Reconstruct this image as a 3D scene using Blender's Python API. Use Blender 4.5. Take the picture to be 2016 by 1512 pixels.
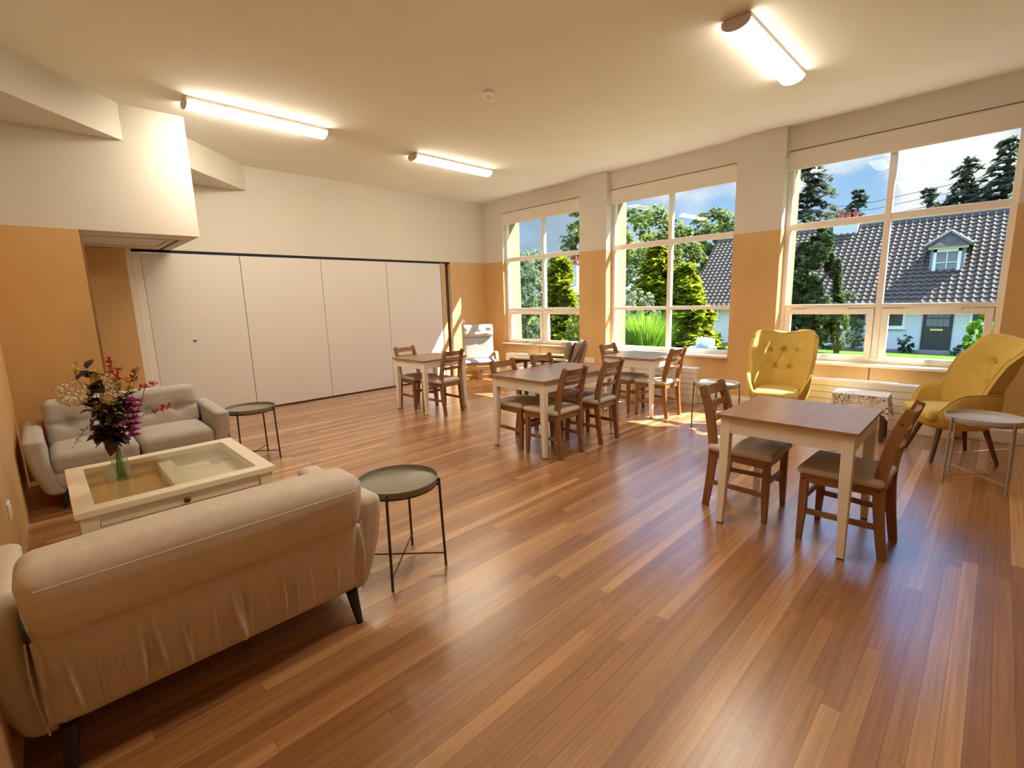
import bpy, bmesh, math, random
from mathutils import Vector, Matrix, noise
C = bpy.context.scene.collection
S = bpy.context.scene
for o in list(bpy.data.objects): bpy.data.objects.remove(o)
PI = math.pi
def R(d): return math.radians(d)

# ------------------------------------------------------------------ camera
cam_d = bpy.data.cameras.new('camera'); cam = bpy.data.objects.new('camera', cam_d); C.objects.link(cam)
yaw, pit, rol = R(44.5157), R(-9.9277), R(-1.6873)
f_ = Vector((math.sin(yaw)*math.cos(pit), math.cos(yaw)*math.cos(pit), math.sin(pit)))
r_ = Vector((math.cos(yaw), -math.sin(yaw), 0)); u_ = r_.cross(f_)
r2 = r_*math.cos(rol)+u_*math.sin(rol); u2 = -r_*math.sin(rol)+u_*math.cos(rol)
M = Matrix((r2, u2, -f_)).transposed().to_4x4(); M.translation = Vector((0, 0, 1.477))
cam.matrix_world = M
cam_d.sensor_fit = 'HORIZONTAL'; cam_d.sensor_width = 36; cam_d.lens = 940.06/2016*36
cam_d.clip_start = 0.02; cam_d.clip_end = 400
S.camera = cam

# ------------------------------------------------------------------ view, sky, sun
S.view_settings.view_transform = 'Standard'; S.view_settings.look = 'None'
S.view_settings.gamma = 1; S.view_settings.use_curve_mapping = False
S.view_settings.exposure = 0.38
S.cycles.use_denoising = True
S.cycles.max_bounces = 10; S.cycles.diffuse_bounces = 6; S.cycles.transparent_max_bounces = 24
S.cycles.sample_clamp_indirect = 6.0
S.cycles.caustics_reflective = False; S.cycles.caustics_refractive = False
LAMP_COL = (1.0, .86, .66)

W = bpy.data.worlds.new('sky'); S.world = W; W.use_nodes = True
nt = W.node_tree; nt.nodes.clear()
def N(nt, t, **k):
    n = nt.nodes.new(t)
    for a, b in k.items(): setattr(n, a, b)
    return n
def mathn(nt, op, a, b=None, clamp=False):
    n = N(nt, 'ShaderNodeMath', operation=op, use_clamp=clamp)
    for i, v in enumerate((a, b)):
        if v is None: continue
        if isinstance(v, (int, float)): n.inputs[i].default_value = v
        else: nt.links.new(v, n.inputs[i])
    return n.outputs[0]
def mixc(nt, fac, a, b, blend='MIX'):
    n = N(nt, 'ShaderNodeMix', data_type='RGBA', blend_type=blend)
    for i, v in ((0, fac), (6, a), (7, b)):
        if isinstance(v, (int, float)): n.inputs[i].default_value = v
        elif isinstance(v, tuple): n.inputs[i].default_value = (*v[:3], 1)
        else: nt.links.new(v, n.inputs[i])
    return n.outputs[2]
def ramp(nt, src, stops, interp='LINEAR'):
    n = N(nt, 'ShaderNodeValToRGB'); e = n.color_ramp.elements; n.color_ramp.interpolation = interp
    while len(e) < len(stops): e.new(.5)
    for el, (p, c) in zip(e, stops): el.position = p; el.color = (*c, 1) if len(c) == 3 else c
    nt.links.new(src, n.inputs[0]); return n.outputs[0]
tc = N(nt, 'ShaderNodeTexCoord'); sep = N(nt, 'ShaderNodeSeparateXYZ'); nt.links.new(tc.outputs['Generated'], sep.inputs[0])
grad = ramp(nt, sep.outputs[2], [(0.0, (.30, .36, .26)), (.02, (.72, .82, .92)), (.12, (.42, .66, .95)), (.34, (.13, .38, .88)), (1.0, (.07, .22, .62))])
mp = N(nt, 'ShaderNodeMapping'); mp.inputs['Scale'].default_value = (1, 1, 2.0); mp.inputs['Location'].default_value = (3.1, 1.7, .4)
nt.links.new(tc.outputs['Generated'], mp.inputs[0])
nz = N(nt, 'ShaderNodeTexNoise'); nz.inputs['Scale'].default_value = 4.2; nz.inputs['Detail'].default_value = 9; nz.inputs['Roughness'].default_value = .55
nt.links.new(mp.outputs[0], nz.inputs[0])
cover = nz.outputs[0]
def blob(px, py, pz, a, b, w):
    n = N(nt, 'ShaderNodeVectorMath', operation='DOT_PRODUCT'); v = Vector((px, py, pz)).normalized()
    nt.links.new(tc.outputs['Generated'], n.inputs[0]); n.inputs[1].default_value = v
    m = N(nt, 'ShaderNodeMapRange', interpolation_type='SMOOTHSTEP'); nt.links.new(n.outputs['Value'], m.inputs[0])
    m.inputs[1].default_value = math.cos(R(b)); m.inputs[2].default_value = math.cos(R(a)); m.inputs[3].default_value = 0; m.inputs[4].default_value = w
    return m.outputs[0]
cover = mathn(nt, 'ADD', cover, blob(.96, .085, .20, 2, 9, .14))
cover = mathn(nt, 'ADD', cover, blob(.94, .27, .21, 1, 7, .16))
cover = mathn(nt, 'SUBTRACT', cover, blob(.96, .19, .155, .5, 5, .24))
cover = mathn(nt, 'SUBTRACT', cover, blob(.95, -.02, .26, .5, 5.5, .30))
cover = mathn(nt, 'ADD', cover, blob(.62, .75, .2, 8, 26, .10))
cl = ramp(nt, cover, [(.46, (0, 0, 0)), (.62, (1, 1, 1))])
shade = ramp(nt, cover, [(.45, (.62, .72, .84)), (.62, (.93, .96, 1.0)), (.8, (1.12, 1.12, 1.12))])
bw = blob(.60, .78, .16, 5, 28, 1.0)
shade = mixc(nt, bw, shade, (.34, .46, .60))
skyc = mixc(nt, cl, grad, shade)
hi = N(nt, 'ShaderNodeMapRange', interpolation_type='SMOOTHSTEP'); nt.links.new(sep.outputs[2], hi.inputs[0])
for i_, v_ in ((1, .30), (2, .62), (3, 0.0), (4, 4.6)): hi.inputs[i_].default_value = v_   # overhead sky, out of view, strengthened to push daylight indoors
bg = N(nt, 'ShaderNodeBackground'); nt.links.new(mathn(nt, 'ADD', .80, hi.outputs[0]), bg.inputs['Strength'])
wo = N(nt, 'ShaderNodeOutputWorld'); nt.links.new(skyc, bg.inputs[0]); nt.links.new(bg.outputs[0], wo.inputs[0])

sd = bpy.data.lights.new('sun', 'SUN'); sd.energy = 22.0; sd.angle = R(.53); sd.color = (1, .93, .80)
sun = bpy.data.objects.new('sun', sd); C.objects.link(sun)
sun.rotation_euler = Vector((-1, .82, -1.38)).to_track_quat('-Z', 'Y').to_euler(); sun.location = (20, -10, 20)

# ------------------------------------------------------------------ materials
MATS = {}
def mat(name, col=(.8, .8, .8), rough=.5, metal=0, vary=0.0, vscale=8.0, bump=0.0, bscale=200.0, spec=.5, emit=None, estr=0, coat=0):
    m = bpy.data.materials.new(name); m.use_nodes = True; t = m.node_tree; b = t.nodes['Principled BSDF']
    b.inputs['Roughness'].default_value = rough; b.inputs['Metallic'].default_value = metal
    b.inputs['Specular IOR Level'].default_value = spec; b.inputs['Coat Weight'].default_value = coat
    b.inputs['Base Color'].default_value = (*col, 1)
    tcn = N(t, 'ShaderNodeTexCoord')
    if vary:
        n = N(t, 'ShaderNodeTexNoise'); n.inputs['Scale'].default_value = vscale; n.inputs['Detail'].default_value = 4
        t.links.new(tcn.outputs['Object'], n.inputs[0])
        a = tuple(c*(1-vary) for c in col); d = tuple(min(1, c*(1+vary)) for c in col)
        t.links.new(ramp(t, n.outputs[0], [(.3, a), (.7, d)]), b.inputs['Base Color'])
    if bump:
        n = N(t, 'ShaderNodeTexNoise'); n.inputs['Scale'].default_value = bscale; n.inputs['Detail'].default_value = 3
        t.links.new(tcn.outputs['Object'], n.inputs[0]); bp = N(t, 'ShaderNodeBump'); bp.inputs['Strength'].default_value = bump; bp.inputs['Distance'].default_value = .004
        t.links.new(n.outputs[0], bp.inputs['Height']); t.links.new(bp.outputs[0], b.inputs['Normal'])
    if emit:
        b.inputs['Emission Color'].default_value = (*emit, 1); b.inputs['Emission Strength'].default_value = estr
    MATS[name] = m; return m
def wood(name, c1, c2, axis=2, rough=.45, scale=14.0, stretch=.08, spec=.5, big=0.0):
    m = bpy.data.materials.new(name); m.use_nodes = True; t = m.node_tree; b = t.nodes['Principled BSDF']
    b.inputs['Roughness'].default_value = rough; b.inputs['Specular IOR Level'].default_value = spec
    tcn = N(t, 'ShaderNodeTexCoord'); mpn = N(t, 'ShaderNodeMapping'); sc = [1, 1, 1]; sc[axis] = stretch
    mpn.inputs['Scale'].default_value = sc; t.links.new(tcn.outputs['Object'], mpn.inputs[0])
    n = N(t, 'ShaderNodeTexNoise'); n.inputs['Scale'].default_value = scale; n.inputs['Detail'].default_value = 7; n.inputs['Roughness'].default_value = .6; n.inputs['Distortion'].default_value = .4
    t.links.new(mpn.outputs[0], n.inputs[0]); col = ramp(t, n.outputs[0], [(.28, c2), (.68, c1)])
    if big:
        n2 = N(t, 'ShaderNodeTexNoise'); n2.inputs['Scale'].default_value = 1.3; n2.inputs['Detail'].default_value = 3; t.links.new(tcn.outputs['Object'], n2.inputs[0])
        col = mixc(t, big, col, ramp(t, n2.outputs[0], [(.35, c2), (.65, c1)]))
    t.links.new(col, b.inputs['Base Color'])
    bp = N(t, 'ShaderNodeBump'); bp.inputs['Strength'].default_value = .08; bp.inputs['Distance'].default_value = .002
    t.links.new(n.outputs[0], bp.inputs['Height']); t.links.new(bp.outputs[0], b.inputs['Normal'])
    MATS[name] = m; return m
def leafmat(name, c1, c2, trans=.4):
    m = bpy.data.materials.new(name); m.use_nodes = True; t = m.node_tree; t.nodes.clear()
    tcn = N(t, 'ShaderNodeTexCoord'); n = N(t, 'ShaderNodeTexNoise'); n.inputs['Scale'].default_value = 2.5; n.inputs['Detail'].default_value = 5
    t.links.new(tcn.outputs['Object'], n.inputs[0]); col = ramp(t, n.outputs[0], [(.32, c2), (.68, c1)])
    d = N(t, 'ShaderNodeBsdfDiffuse'); r = N(t, 'ShaderNodeBsdfTranslucent'); x = N(t, 'ShaderNodeMixShader'); o = N(t, 'ShaderNodeOutputMaterial')
    t.links.new(col, d.inputs[0]); t.links.new(col, r.inputs[0]); x.inputs[0].default_value = trans
    t.links.new(d.outputs[0], x.inputs[1]); t.links.new(r.outputs[0], x.inputs[2]); t.links.new(x.outputs[0], o.inputs[0]); MATS[name] = m; return m
def glassmat(name, tint=(1, 1, 1), refl=1.0, rough=0.0):
    m = bpy.data.materials.new(name); m.use_nodes = True; t = m.node_tree; t.nodes.clear()
    lw = N(t, 'ShaderNodeLayerWeight'); lw.inputs[0].default_value = .5
    fr = mathn(t, 'ADD', mathn(t, 'MULTIPLY', mathn(t, 'POWER', lw.outputs['Facing'], 5.0), .96), .04)
    tr = N(t, 'ShaderNodeBsdfTransparent'); tr.inputs[0].default_value = (*tint, 1)
    gl = N(t, 'ShaderNodeBsdfGlossy'); gl.inputs['Roughness'].default_value = rough
    x = N(t, 'ShaderNodeMixShader'); o = N(t, 'ShaderNodeOutputMaterial')
    t.links.new(mathn(t, 'MULTIPLY', fr, refl), x.inputs[0]); t.links.new(tr.outputs[0], x.inputs[1]); t.links.new(gl.outputs[0], x.inputs[2]); t.links.new(x.outputs[0], o.inputs[0])
    MATS[name] = m; return m

mat('white_wall', (.68, .65, .60), .85, vary=.015, vscale=3, spec=.2)
mat('ceiling_paint', (.85, .86, .82), .9, vary=.015, vscale=2, spec=.2)
mat('white_paint', (.82, .79, .73), .45)
mat('frame_white', (.83, .78, .72), .35)
mat('panel_white', (.74, .71, .68), .42, vary=.01, vscale=2, spec=.4)
mat('table_white', (.86, .83, .76), .4)
mat('cream', (.84, .78, .64), .4)
mat('black', (.012, .012, .014), .5)
mat('dark_slot', (.01, .008, .01), .8)
mat('seam', (.16, .12, .09), .8)
mat('metal_bronze', (.075, .055, .040), .42, metal=.3)
mat('metal_taupe', (.17, .15, .12), .4, metal=.3)
mat('tray_taupe', (.24, .215, .17), .45, metal=.1)
mat('metal_grey', (.36, .33, .29), .4, metal=.2)
mat('tray_grey', (.50, .47, .43), .42)
mat('chrome', (.7, .7, .7), .2, metal=1)
mat('blind_fabric', (.78, .73, .66), .8, bump=.1, bscale=300)
mat('sofa_fabric', (.64, .57, .50), .9, vary=.05, vscale=30, bump=.35, bscale=500, spec=.2)
mat('sofa_grey', (.45, .425, .40), .9, vary=.04, vscale=30, bump=.35, bscale=500, spec=.2)
mat('seat_beige', (.60, .53, .45), .9, vary=.03, vscale=30, bump=.3, bscale=500, spec=.2)
mat('yellow_fabric', (.64, .46, .12), .85, vary=.06, vscale=12, bump=.3, bscale=500, spec=.25)
mat('yellow_piping', (.66, .46, .12), .8)
mat('red_fabric', (.55, .015, .02), .7)
mat('lace', (.80, .76, .72), .85)
mat('radiator_white', (.80, .76, .69), .4)
mat('plastic_white', (.82, .79, .75), .35)
mat('grey_cushion', (.25, .23, .20), .9)
mat('paper', (.80, .77, .68), .8); mat('card_grey', (.42, .40, .34), .8)
mat('lamp_body', (.55, .50, .44), .5)
mat('water', (.65, .75, .6), .1)
wood('chair_wood', (.30, .142, .052), (.20, .088, .030), 2, .42, 22, .10)
wood('slat_wood', (.32, .155, .058), (.22, .098, .036), 0, .42, 22, .10)
wood('table_top_wood', (.36, .225, .155), (.27, .155, .10), 0, .30, 16, .06)
wood('plywood', (.66, .43, .19), (.56, .35, .145), 2, .42, 5, .22, big=.5, spec=.4)
wood('plywood_edge', (.30, .16, .06), (.22, .11, .04), 2, .6)
wood('pine_pale', (.42, .29, .155), (.35, .23, .12), 2, .5, 9, .1)
wood('pine_trim', (.62, .42, .22), (.50, .32, .15), 2, .5, 9, .1)
wood('birch', (.66, .40, .18), (.54, .30, .12), 1, .4, 14, .1)
wood('walnut', (.12, .055, .026), (.07, .03, .014), 2, .45, 16, .1)
wood('dark_wood', (.07, .03, .016), (.04, .016, .01), 2, .4, 16, .1)
wood('honey_top', (.70, .50, .20), (.58, .38, .13), 1, .4, 12, .1)
wood('fence_wood', (.62, .52, .38), (.50, .40, .28), 1, .8, 8, .1)
wood('bark', (.12, .085, .055), (.06, .04, .028), 2, .9, 10, .2)

def floor_mat():
    m = bpy.data.materials.new('floor_boards'); m.use_nodes = True; t = m.node_tree; b = t.nodes['Principled BSDF']
    tcn = N(t, 'ShaderNodeTexCoord'); sp = N(t, 'ShaderNodeSeparateXYZ'); t.links.new(tcn.outputs['Object'], sp.inputs[0])
    Wd, Ln = .0622, 1.9
    row = mathn(t, 'FLOOR', mathn(t, 'DIVIDE', sp.outputs[1], Wd))
    wn = N(t, 'ShaderNodeTexWhiteNoise', noise_dimensions='1D'); t.links.new(row, wn.inputs['W'])
    xo = mathn(t, 'ADD', mathn(t, 'DIVIDE', sp.outputs[0], Ln), mathn(t, 'MULTIPLY', wn.outputs[0], 7.3))
    bid = mathn(t, 'FLOOR', xo)
    cv = N(t, 'ShaderNodeCombineXYZ'); t.links.new(bid, cv.inputs[0]); t.links.new(row, cv.inputs[1])
    wn2 = N(t, 'ShaderNodeTexWhiteNoise', noise_dimensions='2D'); t.links.new(cv.outputs[0], wn2.inputs['Vector'])
    base = ramp(t, wn2.outputs[0], [(0, (.285, .124, .046)), (.3, (.345, .156, .059)), (.6, (.41, .195, .076)), (.85, (.48, .245, .098)), (.97, (.61, .35, .165))])
    # grain
    cg = N(t, 'ShaderNodeCombineXYZ'); t.links.new(mathn(t, 'ADD', mathn(t, 'MULTIPLY', sp.outputs[0], 1.6), mathn(t, 'MULTIPLY', wn2.outputs[0], 37.0)), cg.inputs[0])
    t.links.new(mathn(t, 'MULTIPLY', sp.outputs[1], 55.0), cg.inputs[1]); t.links.new(row, cg.inputs[2])
    g = N(t, 'ShaderNodeTexNoise'); g.inputs['Scale'].default_value = 1.0; g.inputs['Detail'].default_value = 6; g.inputs['Roughness'].default_value = .62; t.links.new(cg.outputs[0], g.inputs[0])
    gr = ramp(t, g.outputs[0], [(.25, (.60, .56, .52)), (.62, (1.08, 1.08, 1.08))])
    col = mixc(t, 1.0, base, gr, 'MULTIPLY')
    # seams between boards and at their ends
    fy = mathn(t, 'FRACT', mathn(t, 'DIVIDE', sp.outputs[1], Wd)); dy = mathn(t, 'MULTIPLY', mathn(t, 'MINIMUM', fy, mathn(t, 'SUBTRACT', 1.0, fy)), Wd)
    fx = mathn(t, 'FRACT', xo); dx = mathn(t, 'MULTIPLY', mathn(t, 'MINIMUM', fx, mathn(t, 'SUBTRACT', 1.0, fx)), Ln)
    dmin = mathn(t, 'MINIMUM', dy, dx)
    wn3 = N(t, 'ShaderNodeTexWhiteNoise', noise_dimensions='1D'); t.links.new(mathn(t, 'ADD', row, .5), wn3.inputs['W'])
    gap = mathn(t, 'LESS_THAN', dmin, .0011)
    col = mixc(t, mathn(t, 'MULTIPLY', gap, .55), col, (.05, .018, .006))
    t.links.new(col, b.inputs['Base Color'])
    sc = N(t, 'ShaderNodeTexNoise'); sc.inputs['Scale'].default_value = 3.0; sc.inputs['Detail'].default_value = 8; t.links.new(tcn.outputs['Object'], sc.inputs[0])
    t.links.new(ramp(t, sc.outputs[0], [(.3, (.26, .26, .26)), (.75, (.36, .36, .36))]), b.inputs['Roughness'])
    b.inputs['Specular IOR Level'].default_value = .2
    b.inputs['Coat Weight'].default_value = .85; b.inputs['Coat IOR'].default_value = 2.0; b.inputs['Coat Roughness'].default_value = .27
    bh = mathn(t, 'ADD', mathn(t, 'MULTIPLY', g.outputs[0], .25), mathn(t, 'MULTIPLY', mathn(t, 'MINIMUM', dmin, .003), 250.0))
    bp = N(t, 'ShaderNodeBump'); bp.inputs['Strength'].default_value = .22; bp.inputs['Distance'].default_value = .0012
    t.links.new(bh, bp.inputs['Height']); t.links.new(bp.outputs[0], b.inputs['Normal']); MATS['floor_boards'] = m
floor_mat()
def stripe_mat():
    m = bpy.data.materials.new('striped_cotton'); m.use_nodes = True; t = m.node_tree; b = t.nodes['Principled BSDF']; b.inputs['Roughness'].default_value = .9
    uv = N(t, 'ShaderNodeUVMap'); sp = N(t, 'ShaderNodeSeparateXYZ'); t.links.new(uv.outputs[0], sp.inputs[0])
    f = mathn(t, 'FRACT', mathn(t, 'MULTIPLY', sp.outputs[1], 52.0))
    t.links.new(mixc(t, mathn(t, 'LESS_THAN', f, .28), (.42, .42, .41), (.22, .222, .226)), b.inputs['Base Color']); MATS['striped_cotton'] = m
stripe_mat()
mat('white_cotton', (.44, .435, .42), .9, bump=.2, bscale=60)

# ------------------------------------------------------------------ mesh building
class MB:
    def __init__(s): s.v = []; s.f = []; s.mi = []; s.uv = None
    def add(s, vs, fs, mi=0):
        o = len(s.v); s.v += [tuple(v) for v in vs]; s.f += [tuple(i+o for i in f) for f in fs]; s.mi += [mi]*len(fs); return s
    def hexa(s, p, mi=0):                      # p: bottom 4 ccw, top 4 ccw
        s.add(p, [(3, 2, 1, 0), (4, 5, 6, 7), (0, 1, 5, 4), (1, 2, 6, 5), (2, 3, 7, 6), (3, 0, 4, 7)], mi); return s
    def box(s, x0, x1, y0, y1, z0, z1, mi=0, M=None):
        p = [Vector(q) for q in ((x0, y0, z0), (x1, y0, z0), (x1, y1, z0), (x0, y1, z0), (x0, y0, z1), (x1, y0, z1), (x1, y1, z1), (x0, y1, z1))]
        if M: p = [M @ q for q in p]
        s.hexa(p, mi); return s
    def cbox(s, c, d, mi=0, M=None): return s.box(c[0]-d[0]/2, c[0]+d[0]/2, c[1]-d[1]/2, c[1]+d[1]/2, c[2]-d[2]/2, c[2]+d[2]/2, mi, M)
    def loft(s, rings, cap0=True, cap1=True, closed=True, mi=0):
        n = len(rings[0]); vs = [p for r in rings for p in r]; fs = []
        m = n if closed else n-1
        for i in range(len(rings)-1):
            for j in range(m):
                a, b = i*n+j, i*n+(j+1) % n; fs.append((a, b, b+n, a+n))
        if cap0: fs.append(tuple(reversed(range(n))))
        if cap1: fs.append(tuple(range((len(rings)-1)*n, len(rings)*n)))
        s.add(vs, fs, mi); return s
    def tube(s, path, r, n=10, mi=0, closed=False):
        path = [Vector(p) for p in path]; rings = []; L = len(path); ref = None
        for i, p in enumerate(path):
            t = (path[min(i+1, L-1)]-path[max(i-1, 0)]) if not closed else (path[(i+1) % L]-path[(i-1) % L]); t.normalize()
            if ref is None: ref = Vector((0, 0, 1)) if abs(t.z) < .9 else Vector((1, 0, 0))
            a = t.cross(ref).normalized(); b = a.cross(t).normalized(); ref = b
            rr = r[i] if isinstance(r, (list, tuple)) else r
            rings.append([p+(a*math.cos(2*PI*k/n)+b*math.sin(2*PI*k/n))*rr for k in range(n)])
        if closed: rings.append(rings[0]); s.loft(rings, False, False, mi=mi)
        else: s.loft(rings, mi=mi)
        return s
    def bar(s, path, w, h, side=(1, 0, 0), mi=0):   # rectangular section swept; w along side, h across
        path = [Vector(p) for p in path]; sd_ = Vector(side).normalized(); rings = []; L = len(path)
        for i, p in enumerate(path):
            t = (path[min(i+1, L-1)]-path[max(i-1, 0)]).normalized(); a = (sd_-t*sd_.dot(t)).normalized(); b = t.cross(a).normalized()
            ww = w[i] if isinstance(w, (list, tuple)) else w; hh = h[i] if isinstance(h, (list, tuple)) else h
            rings.append([p+a*ww/2-b*hh/2, p+a*ww/2+b*hh/2, p-a*ww/2+b*hh/2, p-a*ww/2-b*hh/2])
        s.loft([list(reversed(q)) for q in rings]); return s
    def lathe(s, prof, n=32, c=(0, 0, 0), cap0=True, cap1=True, mi=0):
        s.loft([[(c[0]+r*math.cos(2*PI*k/n), c[1]+r*math.sin(2*PI*k/n), c[2]+z) for k in range(n)] for r, z in prof], cap0, cap1, mi=mi); return s
    def prism(s, poly, z0, z1, axis=2, mi=0):
        def P(a, b, z): return ((a, b, z), (z, a, b), (a, z, b))[{2: 0, 0: 1, 1: 2}[axis]]
        s.loft([[P(a, b, z0) for a, b in poly], [P(a, b, z1) for a, b in poly]], mi=mi); return s
    def grid(s, fn, nu, nv, mi=0):
        vs = [fn(i/nu, j/nv) for j in range(nv+1) for i in range(nu+1)]
        fs = [(j*(nu+1)+i, j*(nu+1)+i+1, (j+1)*(nu+1)+i+1, (j+1)*(nu+1)+i) for j in range(nv) for i in range(nu)]
        s.add(vs, fs, mi); return s
    def cushion(s, c, d, r=.04, n=8, fn=None, M=None, mi=0):
        h = [x/2 for x in d]; r = min(r, *[x*.98 for x in h]); k = 5
        def ax(H):
            a = [-(H-r)-r*math.tan(PI/4*(1-i/k)) for i in range(k)]; m = [-(H-r)+2*(H-r)*i/n for i in range(n+1)]
            return a+m+[-q for q in reversed(a)]
        for fa in range(3):
            for sg in (-1, 1):
                ua, va = (fa+1) % 3, (fa+2) % 3; U, V = ax(h[ua]), ax(h[va]); vs = []
                for q in V:
                    for p in U:
                        P = [0, 0, 0]; P[fa] = sg*h[fa]; P[ua] = p; P[va] = q
                        I = [max(-(h[a]-r), min(h[a]-r, P[a])) for a in range(3)]; D = Vector([P[a]-I[a] for a in range(3)])
                        D = D.normalized()*r; P = Vector(I)+D
                        if fn: P = Vector(fn(P))
                        if M: P = M @ P
                        vs.append(P+Vector(c))
                nu = len(U); fs = []
                for j in range(len(V)-1):
                    for i in range(nu-1):
                        q = (j*nu+i, j*nu+i+1, (j+1)*nu+i+1, (j+1)*nu+i); fs.append(q if sg > 0 else tuple(reversed(q)))
                s.add(vs, fs, mi)
        s.weld = True; return s
    def mesh(s, name, mats, smooth=True, angle=38):
        me = bpy.data.meshes.new(name); me.from_pydata(s.v, [], s.f)
        for m in (mats if isinstance(mats, (list, tuple)) else [mats]): me.materials.append(MATS[m] if isinstance(m, str) else m)
        for p, i in zip(me.polygons, s.mi): p.material_index = i
        if getattr(s, 'weld', False):
            bm = bmesh.new(); bm.from_mesh(me); bmesh.ops.remove_doubles(bm, verts=bm.verts, dist=1e-5); bm.to_mesh(me); bm.free()
        if smooth:
            for p in me.polygons: p.use_smooth = True
            me.set_sharp_from_angle(angle=R(angle))
        me.update(); return me
def obj(name, mb, mats, parent=None, bev=0.0, smooth=True, label=None, angle=38, solid=0, sub=0):
    me = mb.mesh(name, mats, smooth, angle) if isinstance(mb, MB) else mb
    o = bpy.data.objects.new(name, me); C.objects.link(o)
    if parent: o.parent = parent
    if solid:
        md = o.modifiers.new('solidify', 'SOLIDIFY'); md.thickness = abs(solid); md.offset = 1 if solid > 0 else -1
    if bev:
        md = o.modifiers.new('bevel', 'BEVEL'); md.width = bev; md.segments = 2; md.limit_method = 'ANGLE'; md.angle_limit = R(40)
    if sub:
        md = o.modifiers.new('sub', 'SUBSURF'); md.levels = sub; md.render_levels = sub
    if label: o['label'] = label
    return o
def tag(o, label, cat, group=None, kind=None):
    o['label'] = label; o['category'] = cat
    if group: o['group'] = group
    if kind: o['kind'] = kind
    return o
def thing(name, label, cat, loc=(0, 0, 0), rz=0, group=None):
    o = bpy.data.objects.new(name, None); o.empty_display_size = .1; C.objects.link(o); o.location = loc; o.rotation_euler = (0, 0, rz)
    return tag(o, label, cat, group)
def struct(name, mb, mats, label=None, bev=0, smooth=True):
    o = obj(name, mb, mats, None, bev, smooth); o['kind'] = 'structure'
    if label: o['label'] = label
    return o
def dup(root, loc, rz, label, group=None):
    r = root.copy(); C.objects.link(r); r.location = loc; r.rotation_euler = (0, 0, rz); r['label'] = label
    if group: r['group'] = group
    for ch in list(root.children):
        c = ch.copy(); C.objects.link(c); c.parent = r
        for g in ch.children:
            d = g.copy(); C.objects.link(d); d.parent = c
    return r
def face_rz(fx, fy): return math.atan2(fy, fx)-PI/2
def bez(p0, p1, p2, n=8):
    p0, p1, p2 = Vector(p0), Vector(p1), Vector(p2)
    return [p0*(1-t)**2+p1*2*t*(1-t)+p2*t*t for t in [i/n for i in range(n+1)]]
def smoothpath(pts, n=6):
    pts = [Vector(p) for p in pts]; out = []
    for i in range(len(pts)-1):
        a, b, c, d = pts[max(i-1, 0)], pts[i], pts[i+1], pts[min(i+2, len(pts)-1)]
        for k in range(n):
            t = k/n; out.append(.5*((2*b)+(c-a)*t+(2*a-5*b+4*c-d)*t*t+(3*b-a-3*c+d)*t**3))
    out.append(pts[-1]); return out

# ================================================================== THE ROOM
XL, XR, YB, YF, ZC = -.25, 6.70, 7.53, -3.4, 3.41
ZW = 2.235                                     # top of the plywood wainscot
struct('floor', MB().box(XL-.2, 7.16, YF-.2, YB+.3, -.12, 0), 'floor_boards', 'strip wooden floor of narrow reddish brown boards', smooth=False)
ceil = struct('ceiling', MB().box(XL-.2, 7.2, YF-.2, YB+.3, ZC, ZC+.15), 'ceiling_paint', smooth=False)
# diagonal bulkhead in the corner and the boxed bulkhead before it
obj('diagonal_bulkhead', MB().prism([(XL, 4.945), (2.345, YB), (XL, YB)], 3.08, ZC), 'white_wall', ceil, smooth=False)
bx = obj('box_bulkhead', MB().box(XL, 1.365, 6.03, YB, ZW, ZC-.001), 'white_wall', ceil, smooth=False)
g = MB()
for a in ((.44, 1.30, 6.44, 6.455), (.44, 1.16, 7.18, 7.195), (1.16, 1.175, 6.57, 7.18)): g.box(a[0], a[1], a[2], a[3], ZW-.002, ZW+.002)
obj('soffit_groove', g, 'seam', bx, smooth=False)
obj('track_slot', MB().box(1.238, 1.262, 6.48, YB, ZW-.004, ZW+.002), 'dark_slot', bx, smooth=False)
# back wall
wb = struct('wall_back', MB().box(XL-.2, 7.2, YB, YB+.2, ZW, ZC).box(XL-.2, .885, YB-.06, YB+.2, 0, ZW).box(5.81, 7.2, YB, YB+.2, 0, ZW), 'white_wall', smooth=False)
obj('plywood_panel', MB().box(.40, .885, YB-.075, YB-.06, 0, ZW-.012), 'plywood', wb, smooth=False)
obj('plywood_panel', MB().box(5.81, XR+.02, YB-.014, YB+.001, 0, ZW), 'plywood', wb, bev=.001, smooth=False)
# plywood closet wall left of the partition, its edge
wl = struct('wall_left', MB().box(XL-.2, XL, YF-.2, YB, 0, ZC), 'white_wall', smooth=False)
obj('plywood_panel', MB().box(XL-.001, XL+.014, YF, 6.03, 0, ZW), 'plywood', wl, smooth=False)
wa = struct('wall_alcove', MB().box(XL, .405, 6.045, YB-.07, 0, ZW), 'white_wall', smooth=False)
obj('plywood_panel', MB().box(XL+.014, .405, 6.03, 6.046, 0, ZW), 'plywood', wa, smooth=False)
obj('panel_edge', MB().box(.405, .425, 6.03, 6.10, 0, ZW), 'plywood_edge', wa, smooth=False)
# wall behind the camera
wf = struct('wall_front', MB().box(XL-.2, 7.2, YF-.2, YF, 0, ZC), 'white_wall', smooth=False)
obj('plywood_panel', MB().box(XL, XR, YF, YF+.014, 0, ZW), 'plywood', wf, smooth=False)

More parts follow.
